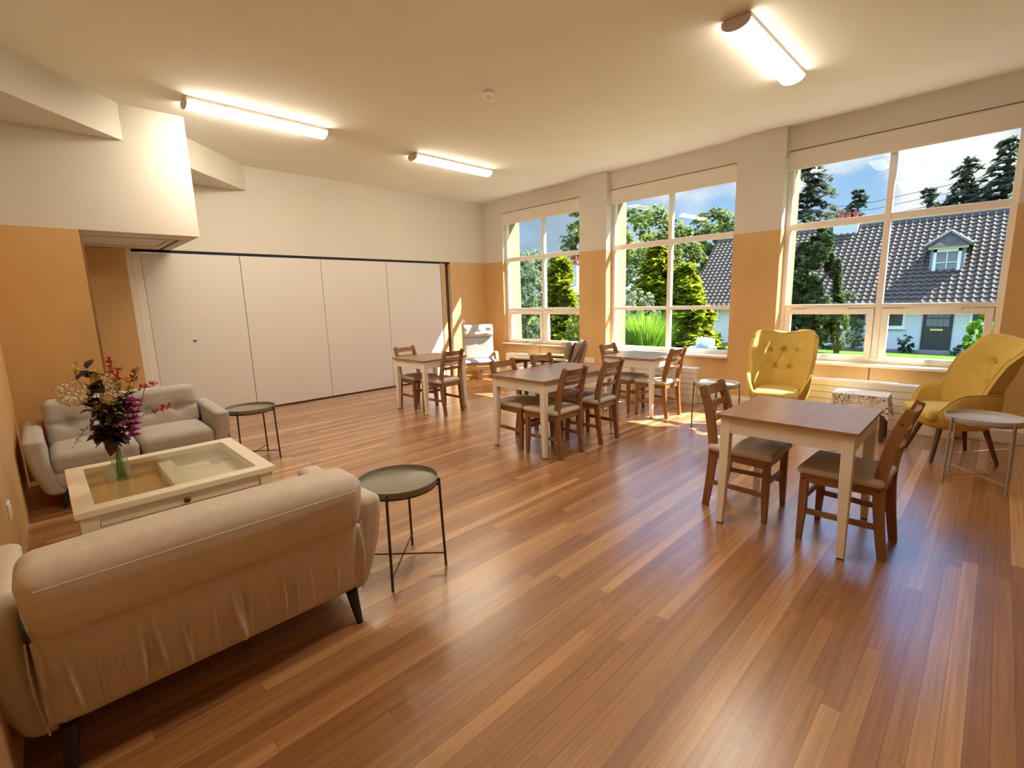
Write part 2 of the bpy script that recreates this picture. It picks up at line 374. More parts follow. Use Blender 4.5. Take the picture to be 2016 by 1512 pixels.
# right wall: piers, lintels and spandrels round the windows
WIN = [(5.03, 6.97), (2.53, 4.50), (-.03, 1.97), (-2.55, -.60)]
wr = MB(); ply = MB(); seam = MB(); liner = MB()
piers = [(6.97, YB+.2, 6.70), (4.50, 5.03, 6.605), (1.97, 2.53, 6.605), (-.60, -.03, 6.70), (YF-.2, -2.55, 6.70)]
for y0, y1, x0 in piers:
    wr.box(x0+.008, 7.16, y0, y1, 0, ZC)
    ply.box(x0-.004 if x0 > 6.65 else x0, 6.80, y0-.004, y1+.004, 0, ZW)
    for yy, sg in ((y0, -1), (y1, 1)):
        if YF < yy < YB: liner.box(6.85, 7.165, min(yy, yy+sg*.02), max(yy, yy+sg*.02), .60, 3.14)
for y0, y1 in WIN:
    wr.box(6.70, 7.16, y0, y1, 3.14, ZC); wr.box(6.675, 7.16, y0, y1, 0, .60)
    ply.box(6.66, 6.69, y0, y1, 0, .615)
    seam.box(6.657, 6.665, (y0+y1)/2-.006, (y0+y1)/2+.006, .10, .615)
    liner.box(6.85, 7.165, y0, y1, 3.12, 3.145); liner.box(6.85, 7.20, y0, y1, .585, .605)
wright = struct('wall_right', wr, 'white_wall', smooth=False)
obj('plywood_panel', ply, 'plywood', wright, smooth=False)
obj('panel_seam', seam, 'seam', wright, smooth=False)
obj('outer_reveal', liner, 'pine_pale', wright, smooth=False)
# white pipe boxing that runs along the foot of the window wall
struct('baseboard_right', MB().box(6.38, 6.70, YF, YB-.014, 0, .125), 'white_paint', 'low white pipe boxing along the foot of the window wall', bev=.006, smooth=False)
for i, (y0, y1) in enumerate(WIN):
    struct('trim_%d' % (i+1), MB().box(6.575, 6.79, y0+.004, y1-.004, .618, .645), 'pine_pale' if i == 0 else 'cream', 'pale window sill board under window', bev=.004, smooth=False)

def window(idx, y0, y1, sashes):
    XF0, XF1 = 6.78, 6.85; ym = (y0+y1)/2-.01; z0, z1 = .645, 3.14; T1, T2 = (2.222, 2.298), (1.272, 1.322)
    fr = MB(); e = .055
    fr.box(XF0, XF1, y0, y0+e, z0, z1).box(XF0, XF1, y1-e, y1, z0, z1).box(XF0, XF1, y0+e, y1-e, z0, z0+(.03 if sashes else .055)).box(XF0, XF1, y0+e, y1-e, z1-.06, z1)
    fr.box(XF0, XF1, ym-.03, ym+.03, z0+.05, z1-.06)
    for a, b in (T1, T2):
        for c, d in ((y0+e, ym-.03), (ym+.03, y1-e)): fr.box(XF0+.002, XF1-.002, c, d, a, b)
    o = struct('window_%d' % idx, fr, 'frame_white', 'tall white framed window of six panes', bev=.004, smooth=False)
    gl = MB()
    for c, d in ((y0+e, ym-.03), (ym+.03, y1-e)):
        for a, b in ((T1[1], z1-.06), (T2[1], T1[0])): gl.box(6.822, 6.828, c, d, a, b)
        if not sashes: gl.box(6.822, 6.828, c, d, z0+.05, T2[0])
    if sashes:
        for c, d in ((y0+e, ym-.03), (ym+.03, y1-e)):
            s = MB(); w = .062; za, zb = z0+.025, T2[0]; xa, xb = 6.768, 6.84; c += .006; d -= .006; za += .006; zb -= .006
            s.box(xa, xb, c, c+w, za, zb).box(xa, xb, d-w, d, za, zb).box(xa, xb, c+w, d-w, za, za+.042).box(xa, xb, c+w, d-w, zb-w, zb)
            so = obj('sash', s, 'frame_white', o, bev=.004, smooth=False)
            gl.box(6.822, 6.828, c+w, d-w, za+.042, zb-w)
            yc = (c+d)/2
            obj('trickle_vent', MB().box(6.752, 6.77, yc-.21, yc+.21, T2[0]-.022, T2[0]+.004), 'frame_white', o, bev=.003, smooth=False)
            obj('window_handle', MB().box(6.745, 6.77, yc-.035, yc+.035, za+.008, za+.030).box(6.735, 6.75, yc-.10, yc+.03, za+.018, za+.030), 'chrome', so, bev=.003)
    obj('glass', gl, 'window_glass', o, smooth=False)
    return o
glassmat('window_glass', (.97, .985, .975), .2)
for i, (a, b) in enumerate(WIN): window(i+1, a, b, i in (0, 2))
BL = ['white roller blind half hidden at the top of the far window in the corner', 'white roller blind at the top of the middle window', 'white roller blind at the top of the large window behind the yellow armchairs', 'unseen white roller blind lowered over the window beside the camera to block daylight']
for i, (y0, y1) in enumerate(WIN):
    t = thing('roller_blind', BL[i], 'blind', (6.74, (y0+y1)/2, 3.114), 0, 'rolled up window blinds'); h = (y1-y0)/2-.02
    obj('roll', MB().tube([(0, -h, -.01), (0, h, -.01)], .034, 20), 'blind_fabric', t)
    dz = .0 if i < 3 else -2.21      # unseen blind beside the camera, lowered to cut daylight on the near side
    obj('drop', MB().box(-.034, -.031, -h, h, -.185+dz, -.01), 'blind_fabric', t, smooth=False)
    obj('hem_bar', MB().box(-.042, -.022, -h, h, -.205+dz, -.178+dz), 'blind_fabric', t, bev=.003, smooth=False)
    for q in (-h-.012, h): obj('bracket', MB().box(-.045, .04, q, q+.012, -.05, .038), 'plastic_white', t, bev=.002, smooth=False)

# folding partition
t = thing('folding_partition', 'white folding partition of four tall panels closing off the back wall', 'partition', (3.3, YB, 0))
xs = [1.04, 2.155, 3.30, 4.445, 5.60]
for i in range(4):
    p = obj('panel', MB().box(xs[i]-3.3+.004, xs[i+1]-3.3-.004, .012, .10, .02, 2.195), 'panel_white', t, bev=.003, smooth=False)
    if i == 0:
        obj('lock', MB().loft([[(-1.813+r*math.cos(a*PI/10), y, 1.074+r*math.sin(a*PI/10)) for a in range(20)] for r, y in ((.022, .013), (.022, .004), (.018, .002))]), 'chrome', p)
        obj('keyhole', MB().loft([[(-1.813+.010*math.cos(a*PI/8), y, 1.074+.010*math.sin(a*PI/8)) for a in range(16)] for y in (.003, .0)]), 'dark_slot', p)
obj('top_track', MB().box(-2.35, 2.51, .0, .09, 2.205, 2.233), 'dark_slot', t, smooth=False)
obj('bottom_seal', MB().box(-2.26, 2.30, .02, .09, 0, .02), 'dark_slot', t, smooth=False)
sj = MB(); sj.box(-2.415, -2.352, -.045, .11, 0, 2.232)
obj('side_jamb', sj, 'white_paint', t, bev=.002, smooth=False)
sj = MB(); sj.box(-2.352, -2.26, .008, .10, 0, 2.2).box(-2.345, -2.328, .0, .02, 0, 2.2)
obj('closing_post', sj, 'white_paint', t, bev=.005, smooth=False)
obj('side_jamb', MB().box(2.303, 2.40, .0, .10, 0, 2.205), 'pine_trim', t, bev=.002, smooth=False)
obj('dark_reveal', MB().box(2.40, 2.508, .055, .10, 0, 2.233), 'walnut', t, smooth=False)

# plates, sockets, detector
def plate(name, label, cat, loc, rz, gang=1):
    t = thing(name, label, cat, loc, rz); w = .086 if gang == 1 else .24
    obj('plate', MB().box(-w/2, w/2, 0, .010, -.043, .043), 'plastic_white', t, bev=.003, smooth=False)
    if gang == 1: obj('rocker', MB().box(-.016, .016, .009, .014, -.022, .022), 'plastic_white', t, smooth=False)
    else:
        for x in (-.06, .06):
            obj('rocker', MB().box(x-.012, x+.012, .009, .013, .016, .032), 'plastic_white', t, smooth=False)
            for dx, dz in ((0, .0), (-.011, -.02), (.011, -.02)): obj('pin_hole', MB().box(x+dx-.003, x+dx+.003, .0095, .0105, dz-.006, dz+.004), 'dark_slot', t, smooth=False)
plate('light_switch', 'small white light switch on the plywood beside the striped armchair', 'switch', (6.074, YB-.0142, 1.089), PI)
plate('wall_socket', 'small white plate low on the plywood wall at far left', 'socket', (XL+.0142, 3.50, .486), -PI/2)
plate('power_socket', 'wide white multi-gang power socket on the plywood pier behind the long table', 'socket', (6.6048, 4.84, .437), PI/2, 2)
t = thing('smoke_detector', 'small round white smoke detector on the ceiling', 'detector', (3.32, 3.57, ZC))
obj('base', MB().lathe([(.052, 0), (.052, -.018), (.046, -.022)], 32), 'lamp_body', t)
obj('collar', MB().lathe([(.046, -.022), (.050, -.034), (.050, -.052), (.042, -.058)], 32), 'plastic_white', t)
b = MB()
for k in range(6): a = k*PI/3; b.cbox((0, 0, 0), (.012, .01, .03), 0, Matrix.Translation((.033*math.cos(a), .033*math.sin(a), -.072)) @ Matrix.Rotation(a, 4, 'Z'))
obj('cage', b, 'plastic_white', t); obj('sensor_cap', MB().lathe([(.04, -.086), (.036, -.094), (.0, -.097)], 32, cap1=False), 'plastic_white', t)

# ceiling lamps
LL = [('long ceiling strip light nearest the left bulkhead', (1.935, 5.52)), ('ceiling strip light in the middle of the far row, nearest the far window', (4.49, 5.62)), ('large ceiling strip light at upper right, nearest the camera', (4.49, 1.52)),
      ('ceiling strip light above the near grey sofa', (1.935, 1.45))]
LPOW = [54, 26, 19, 40]                 # strength set lamp by lamp to balance light across the room
for (lab, (x, y)), pw in zip(LL, LPOW):
    mat('lamp_glow_%d' % pw, (.9, .9, .9), .5, emit=LAMP_COL, estr=pw)
    t = thing('ceiling_light', lab, 'lamp', (x, y, ZC), 0, 'ceiling strip lights'); L = .66
    obj('housing', MB().box(-L, L, -.095, .095, -.035, 0), 'lamp_body', t, bev=.004, smooth=False)
    prof = [(.098*math.cos(a), -.036-.052*math.sin(a)) for a in [PI*k/14 for k in range(15)]]
    obj('diffuser', MB().prism([(b, c) for b, c in prof], -L+.006, L-.006, 0), 'lamp_glow_%d' % pw, t)
    for sx in (-1, 1):
        pr = [(.101*math.cos(a), -.036-.055*math.sin(a)) for a in [PI*k/14 for k in range(15)]]+[(-.101, -.012), (.101, -.012)]
        obj('end_cap', MB().prism(pr, min(sx*L, sx*(L+.014)), max(sx*L, sx*(L+.014)), 0), 'lamp_body', t)

# radiators
def radiator(label, y0, y1, valve=True):
    t = thing('radiator', label, 'radiator', (6.30, (y0+y1)/2, 0), 0, 'low white radiators under the windows'); h = (y1-y0)/2
    obj('cover', MB().box(-.05, .072, -h, h, .115, .50), 'radiator_white', t, bev=.012, smooth=False)
    s = MB()
    for z in (.20, .275, .35, .425): s.box(-.0515, -.049, -h+.012, h-.012, z, z+.004)
    obj('groove', s, 'seam', t, smooth=False)
    obj('plinth', MB().box(-.045, .078, -h+.005, h-.005, 0, .115), 'radiator_white', t, bev=.004, smooth=False)
    g = MB()
    n = int((y1-y0)/.06)
    for k in range(n): g.box(-.02, .05, -h+.04+k*.06, -h+.08+k*.06, .4995, .5015)
    obj('top_grille', g, 'radiator_white', t, smooth=False)
    if valve: obj('valve', MB().tube([(0, -h, .24), (0, -h-.03, .24)], .012, 12).tube([(0, -h-.03, .24), (0, -h-.10, .24)], .024, 16).tube([(0, -h-.02, .24), (0, -h-.02, .128)], .009, 10), 'plastic_white', t)
radiator('low white radiator under the far window, beside the striped armchair', 5.20, 6.50, False)
radiator('white grooved radiator behind the table at the middle window', 2.80, 4.15)
radiator('long low white radiator between the two yellow armchairs', .18, 1.80, False)

# ================================================================== FURNITURE
def dining_chair(label, loc, rz, group):
    t = thing('dining_chair', label, 'chair', loc, rz, group)
    # seat frame
    f = MB(); z0, z1 = .365, .415
    f.hexa([(-.185, .165, z0), (.185, .165, z0), (.185, .19, z0), (-.185, .19, z0), (-.185, .165, z1), (.185, .165, z1), (.185, .19, z1), (-.185, .19, z1)])
    f.box(-.15, .15, -.185, -.16, z0, z1)
    for s in (-1, 1):
        a = [(s*.172, -.18), (s*.15, -.18), (s*.178, .18), (s*.20, .18)]
        if s < 0: a = a[::-1]
        a = a if s < 0 else [a[1], a[0], a[3], a[2]]
        f.loft([[(p[0], p[1], z) for p in ([(s*.15, -.18), (s*.172, -.18), (s*.20, .18), (s*.178, .18)] if s > 0 else [(s*.172, -.18), (s*.15, -.18), (s*.178, .18), (s*.20, .18)])] for z in (z0, z1)])
    obj('seat_frame', f, 'slat_wood', t, bev=.002, smooth=False)
    # cushion
    def cf(p):
        u = p.y/.21; w = 1-.07*(1-u)/2-.005
        dome = .014*(1-min(1, abs(p.x/.2))**2.5)*(1-min(1, abs(u))**2.5)
        return (p.x*w, p.y, p.z+(dome if p.z > 0 else -.2*p.z*0))
    obj('seat_cushion', MB().cushion((0, .012, .439), (.43, .42, .048), .023, 8, cf), 'seat_beige', t)
    for s in (-1, 1):
        # front leg: square, tapering on the inner faces below the stretcher
        r = [[(s*(.203-w), .203-w, z), (s*.203, .203-w, z), (s*.203, .203, z), (s*(.203-w), .203, z)] for z, w in ((0, .030), (.20, .042), (.413, .042))]
        if s < 0: r = [list(reversed(q)) for q in r]
        l = obj('leg', MB().loft(r), 'chair_wood', t, bev=.003)
        obj('bolt', MB().tube([(s*.2025, .182, .39), (s*.2045, .182, .39)], .0055, 10), 'dark_slot', l)
        # back post: curved rear leg that runs up into the back
        path = smoothpath([(s*.152, -.215, 0), (s*.158, -.188, .20), (s*.162, -.172, .40), (s*.160, -.185, .55), (s*.155, -.222, .72), (s*.151, -.262, .838), (s*.151, -.268, .855)], 5)
        hs = [.040+.016*math.sin(min(1, max(0, i/(len(path)-1)))*PI) for i in range(len(path))]; hs[-1] = .032
        p = obj('back_post', MB().bar(path, .030, hs), 'chair_wood', t, bev=.004)
        obj('bolt', MB().tube([(s*.1765, -.172, .395), (s*.1785, -.172, .395)], .0055, 10), 'dark_slot', p)
        obj('bolt', MB().tube([(s*.167, -.240, .78), (s*.169, -.240, .78)], .0055, 10), 'dark_slot', p)
        obj('stretcher', MB().bar([(s*.162, -.186, .185), (s*.186, .165, .185)], .016, .034, (1, 0, 0)), 'slat_wood', t, bev=.002)
    obj('stretcher', MB().box(-.165, .165, .174, .190, .245, .28), 'slat_wood', t, bev=.002, smooth=False)
    for zc, h, yc in ((.812, .060, -.247), (.715, .040, -.220), (.615, .040, -.200)):
        path = [(.142*k/6, yc-.022*(1-(k/6)**2), zc) for k in range(-6, 7)]
        lean = .38
        rings = []
        for p in path:
            rings.append([(p[0], p[1]-.009+lean*h/2, zc-h/2+(0)), (p[0], p[1]+.009+lean*h/2, zc-h/2), (p[0], p[1]+.009-lean*h/2, zc+h/2), (p[0], p[1]-.009-lean*h/2, zc+h/2)])
        obj('back_slat', MB().loft([list(reversed(q)) for q in rings]), 'slat_wood', t, bev=.002)
    return t
G = 'wooden dining chairs around the tables'
c0 = dining_chair('wooden dining chair at the left of the front table, beside the window tray table', (3.375, 1.125, 0), PI, G)
for loc, rz, lab in [
    ((3.30, .525, 0), R(-2), 'wooden dining chair nearest the camera, seen side-on at the right of the front table'),
    ((3.455, 2.94, 0), 0, 'wooden dining chair at the near side of the long table, by its left front leg'),
    ((4.075, 2.94, 0), R(1), 'wooden dining chair at the near side of the long table, toward the window'),
    ((3.485, 3.425, 0), PI, 'wooden dining chair on the far side of the long table, left end'),
    ((4.10, 3.42, 0), PI, 'wooden dining chair on the far side of the long table, end toward the windows'),
    ((3.81, 5.835, 0), R(183), 'wooden dining chair tucked behind the small table by the white partition'),
    ((3.845, 5.27, 0), R(4), 'wooden dining chair on the near side of the small table by the white partition'),
    ((5.455, 2.925, 0), R(-2), 'wooden dining chair on the near side of the table at the middle window'),
    ((5.50, 3.45, 0), PI, 'wooden dining chair on the far side of the table at the middle window, mostly hidden')]:
    dup(c0, loc, rz, lab, G)

def dining_table(label, loc, rz, w, d, h, group):
    t = thing('dining_table', label, 'table', loc, rz, group)
    obj('table_top', MB().box(-w/2, w/2, -d/2, d/2, h-.020, h), 'table_top_wood', t, bev=.003, smooth=False)
    a = MB(); i = .034; za, zb = h-.118, h-.0205
    a.box(-w/2+.05, w/2-.05, -d/2+i-.012, -d/2+i+.008, za, zb).box(-w/2+.05, w/2-.05, d/2-i-.008, d/2-i+.012, za, zb)
    a.box(-w/2+i-.012, -w/2+i+.008, -d/2+.05, d/2-.05, za, zb).box(w/2-i-.008, w/2-i+.012, -d/2+.05, d/2-.05, za, zb)
    obj('apron', a, 'table_white', t, bev=.002, smooth=False)
    for sx in (-1, 1):
        for sy in (-1, 1):
            X, Y = sx*(w/2-.018), sy*(d/2-.018); r = []
            for z, q in ((.008, .037), (h*.55, .055), (h-.021, .058)):
                ring = [(X-sx*q, Y-sy*q, z), (X, Y-sy*q, z), (X, Y, z), (X-sx*q, Y, z)]
                r.append(ring if sx*sy > 0 else list(reversed(ring)))
            l = obj('leg', MB().loft(r), 'table_white', t, bev=.003)
            obj('foot_pad', MB().box(min(X-sx*.035, X-sx*.002), max(X-sx*.035, X-sx*.002), min(Y-sy*.035, Y-sy*.002), max(Y-sy*.035, Y-sy*.002), 0, .008), 'walnut', l, smooth=False)
    return t
GT = 'small square dining tables'
t0 = dining_table('small square table with brown top nearest the camera, before the yellow armchairs', (3.345, .818, 0), 0, .74, .74, .735, GT)
dup(t0, (3.865, 5.565, 0), R(1), 'small square table with brown top beside the white partition', GT)
dup(t0, (5.555, 3.215, 0), 0, 'small square table with brown top standing against the middle window', GT)
dining_table('long rectangular table with brown top and white legs in mid room', (3.78, 3.195, 0), R(-.4), 1.18, .74, .745, None)

def tray_table(label, loc, rz, mm, mtray, group):
    t = thing('tray_table', label, 'side table', loc, rz, group); Rt = .2225
    tr = MB().lathe([(0.001, .497), (Rt-.004, .497), (Rt, .503), (Rt, .53), (Rt-.003, .5305), (Rt-.004, .506), (Rt-.008, .5015), (.001, .5015)], 48, cap0=False, cap1=False)
    obj('tray', tr, mtray, t, angle=50)
    ring = [((Rt-.012)*math.cos(a), (Rt-.012)*math.sin(a), .490) for a in [2*PI*k/40 for k in range(40)]]
    obj('ring', MB().tube(ring, .006, 8, closed=True), mm, t)
    for k in range(4):
        a = PI/4+k*PI/2; x, y = .243*math.cos(a), .243*math.sin(a); x2, y2 = .230*math.cos(a), .230*math.sin(a)
        M4 = Matrix.Rotation(a, 4, 'Z')
        l = MB().tube([(x, y, 0), (x2, y2, .525)], .0075, 10); l.box(.205, .232, -.005, .005, .484, .496, 0, M4)
        obj('leg', l, mm, t)
    for a, z in ((PI/4, .070), (3*PI/4, .078)):
        obj('cross_bar', MB().tube([(.241*math.cos(a), .241*math.sin(a), z), (-.241*math.cos(a), -.241*math.sin(a), z)], .0045, 8), mm, t)
    return t
tray_table('round bronze tray table standing beside the near grey sofa', (1.297, 2.245, 0), R(0), 'metal_bronze', 'tray_taupe', 'round tray tables')
tray_table('round dark tray table beside the far sofa, by the white partition', (1.375, 5.065, 0), R(1), 'metal_bronze', 'tray_taupe', 'round tray tables')
tray_table('round tray table by the window pier, left of the yellow armchair', (5.21, 2.10, 0), R(67.6), 'metal_taupe', 'tray_grey', 'round tray tables')
tray_table('pale grey round tray table at the right edge beside the yellow armchair', (4.915, -.007, 0), R(-3), 'metal_grey', 'tray_grey', 'round tray tables')

# ---- sofas
def sofa(label, loc, rz, fab, bz=.548, bh=.325):
    t = thing('sofa', label, 'sofa', loc, rz, 'matching two-seat sofas'); hw = .645
    # plinth with rounded underside
    def bf(p):
        k = max(0, -p.z)/.08; return (p.x*(1-.05*k*k), p.y*(1-.03*k*k), p.z)
    obj('base', MB().cushion((0, -.0, .225), (1.10, .76, .15), .05, 8, bf), fab, t)
    for s in (-1, 1):
        def af(p, s=s):
            z = (p.z+.24)/.48                      # 0 bottom .. 1 top
            fl = .030*math.sin(min(1, max(0, z))*PI*.62)-.055*(1-min(1, max(0, z)))**2.2
            y = p.y*(1-.10*(1-z)**2)+(.02*(1-z))
            top = -.02*max(0, (z-.9)/.1)*((p.y/.39+1)/2)
            return (p.x+s*fl, y, p.z+top-.05*((p.y/.39+1)/2)*z*.25)
        a = obj('armrest', MB().cushion((s*(hw-.062), .0, .36), (.118, .78, .48), .045, 10, af), fab, t)
    # back frame: leaning block
    def kf(p):
        z = (p.z+.29)/.58; return (p.x*(.985+.03*z), p.y-.075*z+.015, p.z)
    obj('back_frame', MB().cushion((0, -.335, .455), (1.06, .13, .58), .05, 10, kf), fab, t)
    # thick upholstered upper roll seen from behind
    def uf(p):
        z = (p.z+.13)/.26; bul = .022*(1-(2*z-1)**2)
        return (p.x*(.965+.045*z), p.y-.030*z-(bul if p.y < 0 else 0), p.z+(.014*(1-(p.x/.54)**2) if p.z > .03 else 0))
    up = obj('back_top', MB().cushion((0, -.330, .614), (1.085, .23, .262), .06, 12, uf), fab, t)
    ring = [(x, -.4835-.010*math.cos(x*1.2), .690) for x in [-.50+1.0*k/24 for k in range(25)]]
    obj('seam', MB().tube(ring, .0028, 6), fab, up)
    # gathered cloth over the lower back
    rnd = random.Random(4); folds = [((k+rnd.uniform(.1, .9))/20, rnd.uniform(.007, .018), rnd.uniform(.016, .055), rnd.uniform(-.02, .04)) for k in range(20)]
    def gp(u, v):
        x = -.535+1.07*u; z = .498-.345*v
        y = -.405+.028*v
        for fu, w, am, sk in folds:
            d = (u-fu-sk*v)/w; y -= am*math.exp(-d*d)*math.sin(PI*v**1.25)**.8
        y += .010*noise.noise(Vector((u*9, v*2, 1.3)))
        return (x, y+.06*max(0, v-.85)/.15*1.0, z)
    obj('back_skirt', MB().grid(gp, 220, 20), fab, t, solid=.006, angle=80)
    for s in (-1, 1):
        obj('piping', MB().tube(smoothpath([(s*.545, -.398, .50), (s*.548, -.405, .35), (s*.535, -.385, .165)], 6), .0035, 6), fab, t)
        sc = MB().cushion((s*.272, .075, .355), (.535, .62, .165), .06, 10, lambda p: (p.x, p.y, p.z+(.018*(1-(p.x/.27)**2)*(1-(p.y/.31)**2) if p.z > 0 else 0)))
        obj('seat_cushion', sc, fab, t)
        def cf(p, s=s):
            q = Vector(p); z = (p.z+.16)/.32
            if p.y > 0:
                for dx in (-.10, .12):
                    d2 = ((p.x-dx)**2+(p.z-.0)**2)/.0022; q.y -= .048*math.exp(-d2)
                q.y -= .018*math.exp(-((p.z)/.018)**2)
            q.y -= .07*z; return q
        obj('back_cushion', MB().cushion((s*.272, -.205+(bz-.548)*.8, bz), (.53, .14, bh), .055, 22, cf), fab, t)
    for sx in (-1, 1):
        for sy in (-1, 1):
            x, y = sx*.488, (-.362 if sy < 0 else .29)
            obj('leg', MB().loft([[(x+sx*dx+r*math.cos(a), y+sy*dx+r*math.sin(a), z) for a in [2*PI*k/16 for k in range(16)]] for z, r, dx in ((0, .015, .018), (.09, .022, .008), (.165, .027, 0))]), 'black', t)
    return t
sofa('grey beige sofa seen from behind in the near left corner of the picture', (.385, 2.36, 0), 0, 'sofa_fabric')
sofa('light grey two-seat sofa against the plywood wall behind the glass coffee table', (.475, 5.235, 0), PI, 'sofa_grey', .585, .375)
t = tag(obj('floor_cushion', MB().cushion((0, 0, .305), (.60, .09, .60), .044, 6, lambda p: ((lambda m: (p.x*m, p.y*(1-.6*min(1, max(abs(p.x), abs(p.z))/.3)**2), p.z*m))(max(abs(p.x), abs(p.z))/max(1e-6, math.hypot(p.x, p.z))))), 'red_fabric'), 'red round cushion peeking out behind the left end of the far sofa', 'cushion')
t.location = (.115, 5.968, 0)

# ---- coffee table
t = thing('coffee_table', 'cream square coffee table with a glass top and drawer between the sofas', 'table', (.4675, 3.555, 0))
w, d, h = .4675, .485, .51
tf = MB()
i_x, i_y = .085, .088; z0, z1 = h-.034, h
for pl in ([(-w, -d), (w, -d), (w-i_x, -d+i_y), (-w+i_x, -d+i_y)], [(w, -d), (w, d), (w-i_x, d-i_y), (w-i_x, -d+i_y)], [(w, d), (-w, d), (-w+i_x, d-i_y), (w-i_x, d-i_y)], [(-w, d), (-w, -d), (-w+i_x, -d+i_y), (-w+i_x, d-i_y)]): tf.prism(pl, z0, z1)
obj('top_frame', tf, 'cream', t, bev=.003, smooth=False)
glassmat('table_glass', (.97, .975, .91), 1.0)
obj('glass_top', MB().box(-w+i_x-.004, w-i_x+.004, -d+i_y-.004, d-i_y+.004, h-.010, h-.003), 'table_glass', t, smooth=False)
bx = MB(); q = .03; za, zb = .385, z0
bx.box(-w+q, -w+q+.018, -d+.075, d-.075, za, zb).box(w-q-.018, w-q, -d+.075, d-.075, za, zb).box(-w+.075, w-.075, d-q-.018, d-q, za, zb)
bx.box(-w+.09, w-.09, -d+q, -d+q+.016, za, .402).box(-w+.09, w-.09, -d+q, -d+q+.016, .474, zb)
obj('apron', bx, 'cream', t, bev=.002, smooth=False)
obj('tray_floor', MB().box(-w+q+.018, w-q-.018, -d+q+.016, d-q-.018, .388, .398), 'pine_trim', t, smooth=False)
obj('divider', MB().box(-.012, .072, -d+q+.02, d-q-.02, .398, .455), 'cream', t, bev=.002, smooth=False)
obj('display_mat', MB().box(.092, w-q-.022, -d+q+.02, d-q-.022, .398, .410), 'cream', t, smooth=False)
dr = obj('drawer', MB().box(-w+.093, w-.093, -d+q-.004, -d+q+.014, .405, .472), 'cream', t, bev=.003, smooth=False)
obj('knob', MB().loft([[(-.005+r*math.cos(a), -d+y, .438+r*math.sin(a)) for a in [2*PI*k/16 for k in range(16)]] for r, y in ((.006, q-.002), (.006, .012), (.015, .004), (.017, -.004), (.011, -.011), (.002, -.013))]), 'walnut', dr)
for sx in (-1, 1):
    for sy in (-1, 1):
        X, Y = sx*(w-.016), sy*(d-.016); r = []
        for z, s in ((0, .05), (.3, .072), (z0, .072)):
            ring = [(X-sx*s, Y-sy*s, z), (X, Y-sy*s, z), (X, Y, z), (X-sx*s, Y, z)]; r.append(ring if sx*sy > 0 else ring[::-1])
        obj('leg', MB().loft(r), 'cream', t, bev=.004)
obj('lower_shelf', MB().box(-w+.06, w-.06, -d+.06, d-.06, .10, .118), 'cream', t, bev=.003, smooth=False)
p = tag(obj('leaflet', MB().box(-.075, .075, -.05, .05, 0, .003), 'paper', smooth=False), 'pale leaflet lying under the glass of the coffee table', 'leaflet'); p.location = (.665, 3.83, .4102); p.rotation_euler = (0, 0, R(-3))
p = tag(obj('card', MB().prism([(-.055, .07), (.02, .075), (.075, .0), (-.05, -.065)], 0, .004), 'card_grey', smooth=False), 'dark grey card lying beside the leaflet under the coffee table glass', 'card'); p.location = (.795, 3.80, .4102)
p = thing('folded_card', 'small white folded card standing behind the flower vase', 'card', (.195, 3.575, .5102), R(40))
obj('card_face', MB().hexa([(-.022, -.002, 0), (.022, -.002, 0), (.022, 0, 0), (-.022, 0, 0), (-.022, .012, .088), (.022, .012, .088), (.022, .014, .088), (-.022, .014, .088)]).hexa([(-.022, .030, 0), (.022, .030, 0), (.022, .032, 0), (-.022, .032, 0), (-.022, .014, .088), (.022, .014, .088), (.022, .016, .088), (-.022, .016, .088)]), 'paper', p, smooth=False)

# ---- vase and flowers
VX, VY, VZ = .236, 3.517, .5102
t = thing('flower_vase', 'small clear glass bottle vase of flowers standing on the coffee table', 'vase', (VX, VY, VZ))
def clearglass():
    m = bpy.data.materials.new('vase_glass'); m.use_nodes = True; tt = m.node_tree; tt.nodes.clear()
    lw = N(tt, 'ShaderNodeLayerWeight'); lw.inputs[0].default_value = .5; fr = mathn(tt, 'ADD', mathn(tt, 'MULTIPLY', mathn(tt, 'POWER', lw.outputs['Facing'], 3.0), .9), .07)
    tr = N(tt, 'ShaderNodeBsdfTransparent'); tr.inputs[0].default_value = (.88, .94, .88, 1); gl = N(tt, 'ShaderNodeBsdfGlossy'); gl.inputs['Roughness'].default_value = .03
    x = N(tt, 'ShaderNodeMixShader'); o = N(tt, 'ShaderNodeOutputMaterial'); tt.links.new(fr, x.inputs[0])
    tt.links.new(tr.outputs[0], x.inputs[1]); tt.links.new(gl.outputs[0], x.inputs[2]); tt.links.new(x.outputs[0], o.inputs[0]); MATS['vase_glass'] = m
clearglass()
obj('glass_body', MB().lathe([(.002, .0), (.038, .0), (.041, .006), (.041, .11), (.036, .135), (.022, .155), (.020, .165), (.024, .172), (.020, .18), (.021, .205), (.024, .212), (.021, .212), (.018, .205), (.018, .165), (.020, .155), (.034, .133), (.038, .11), (.038, .008), (.002, .006)], 32, cap0=False, cap1=False), 'vase_glass', t)
glassmat('vase_water', (.93, .96, .87), .5)
obj('water', MB().lathe([(.002, .0075), (.0365, .009), (.0365, .10), (.002, .10)], 24, cap0=False, cap1=False), 'vase_water', t)
mat('stem_green', (.20, .30, .07), .5, vary=.2); mat('stem_pale', (.25, .33, .08), .5)
mat('hydrangea', (.78, .66, .46), .8, vary=.12, vscale=60); mat('red_petal', (.60, .05, .025), .6, vary=.3, vscale=60); mat('orange_petal', (.62, .16, .03), .6, vary=.2, vscale=60)
mat('magenta_petal', (.42, .03, .24), .6, vary=.3, vscale=50); mat('pink_petal', (.62, .32, .36), .6, vary=.2, vscale=60); mat('yellow_petal', (.70, .48, .05), .6, vary=.2, vscale=60)
mat('dark_leaf', (.035, .013, .014), .5, vary=.4, vscale=20); mat('green_leaf', (.12, .16, .03), .5, vary=.3)
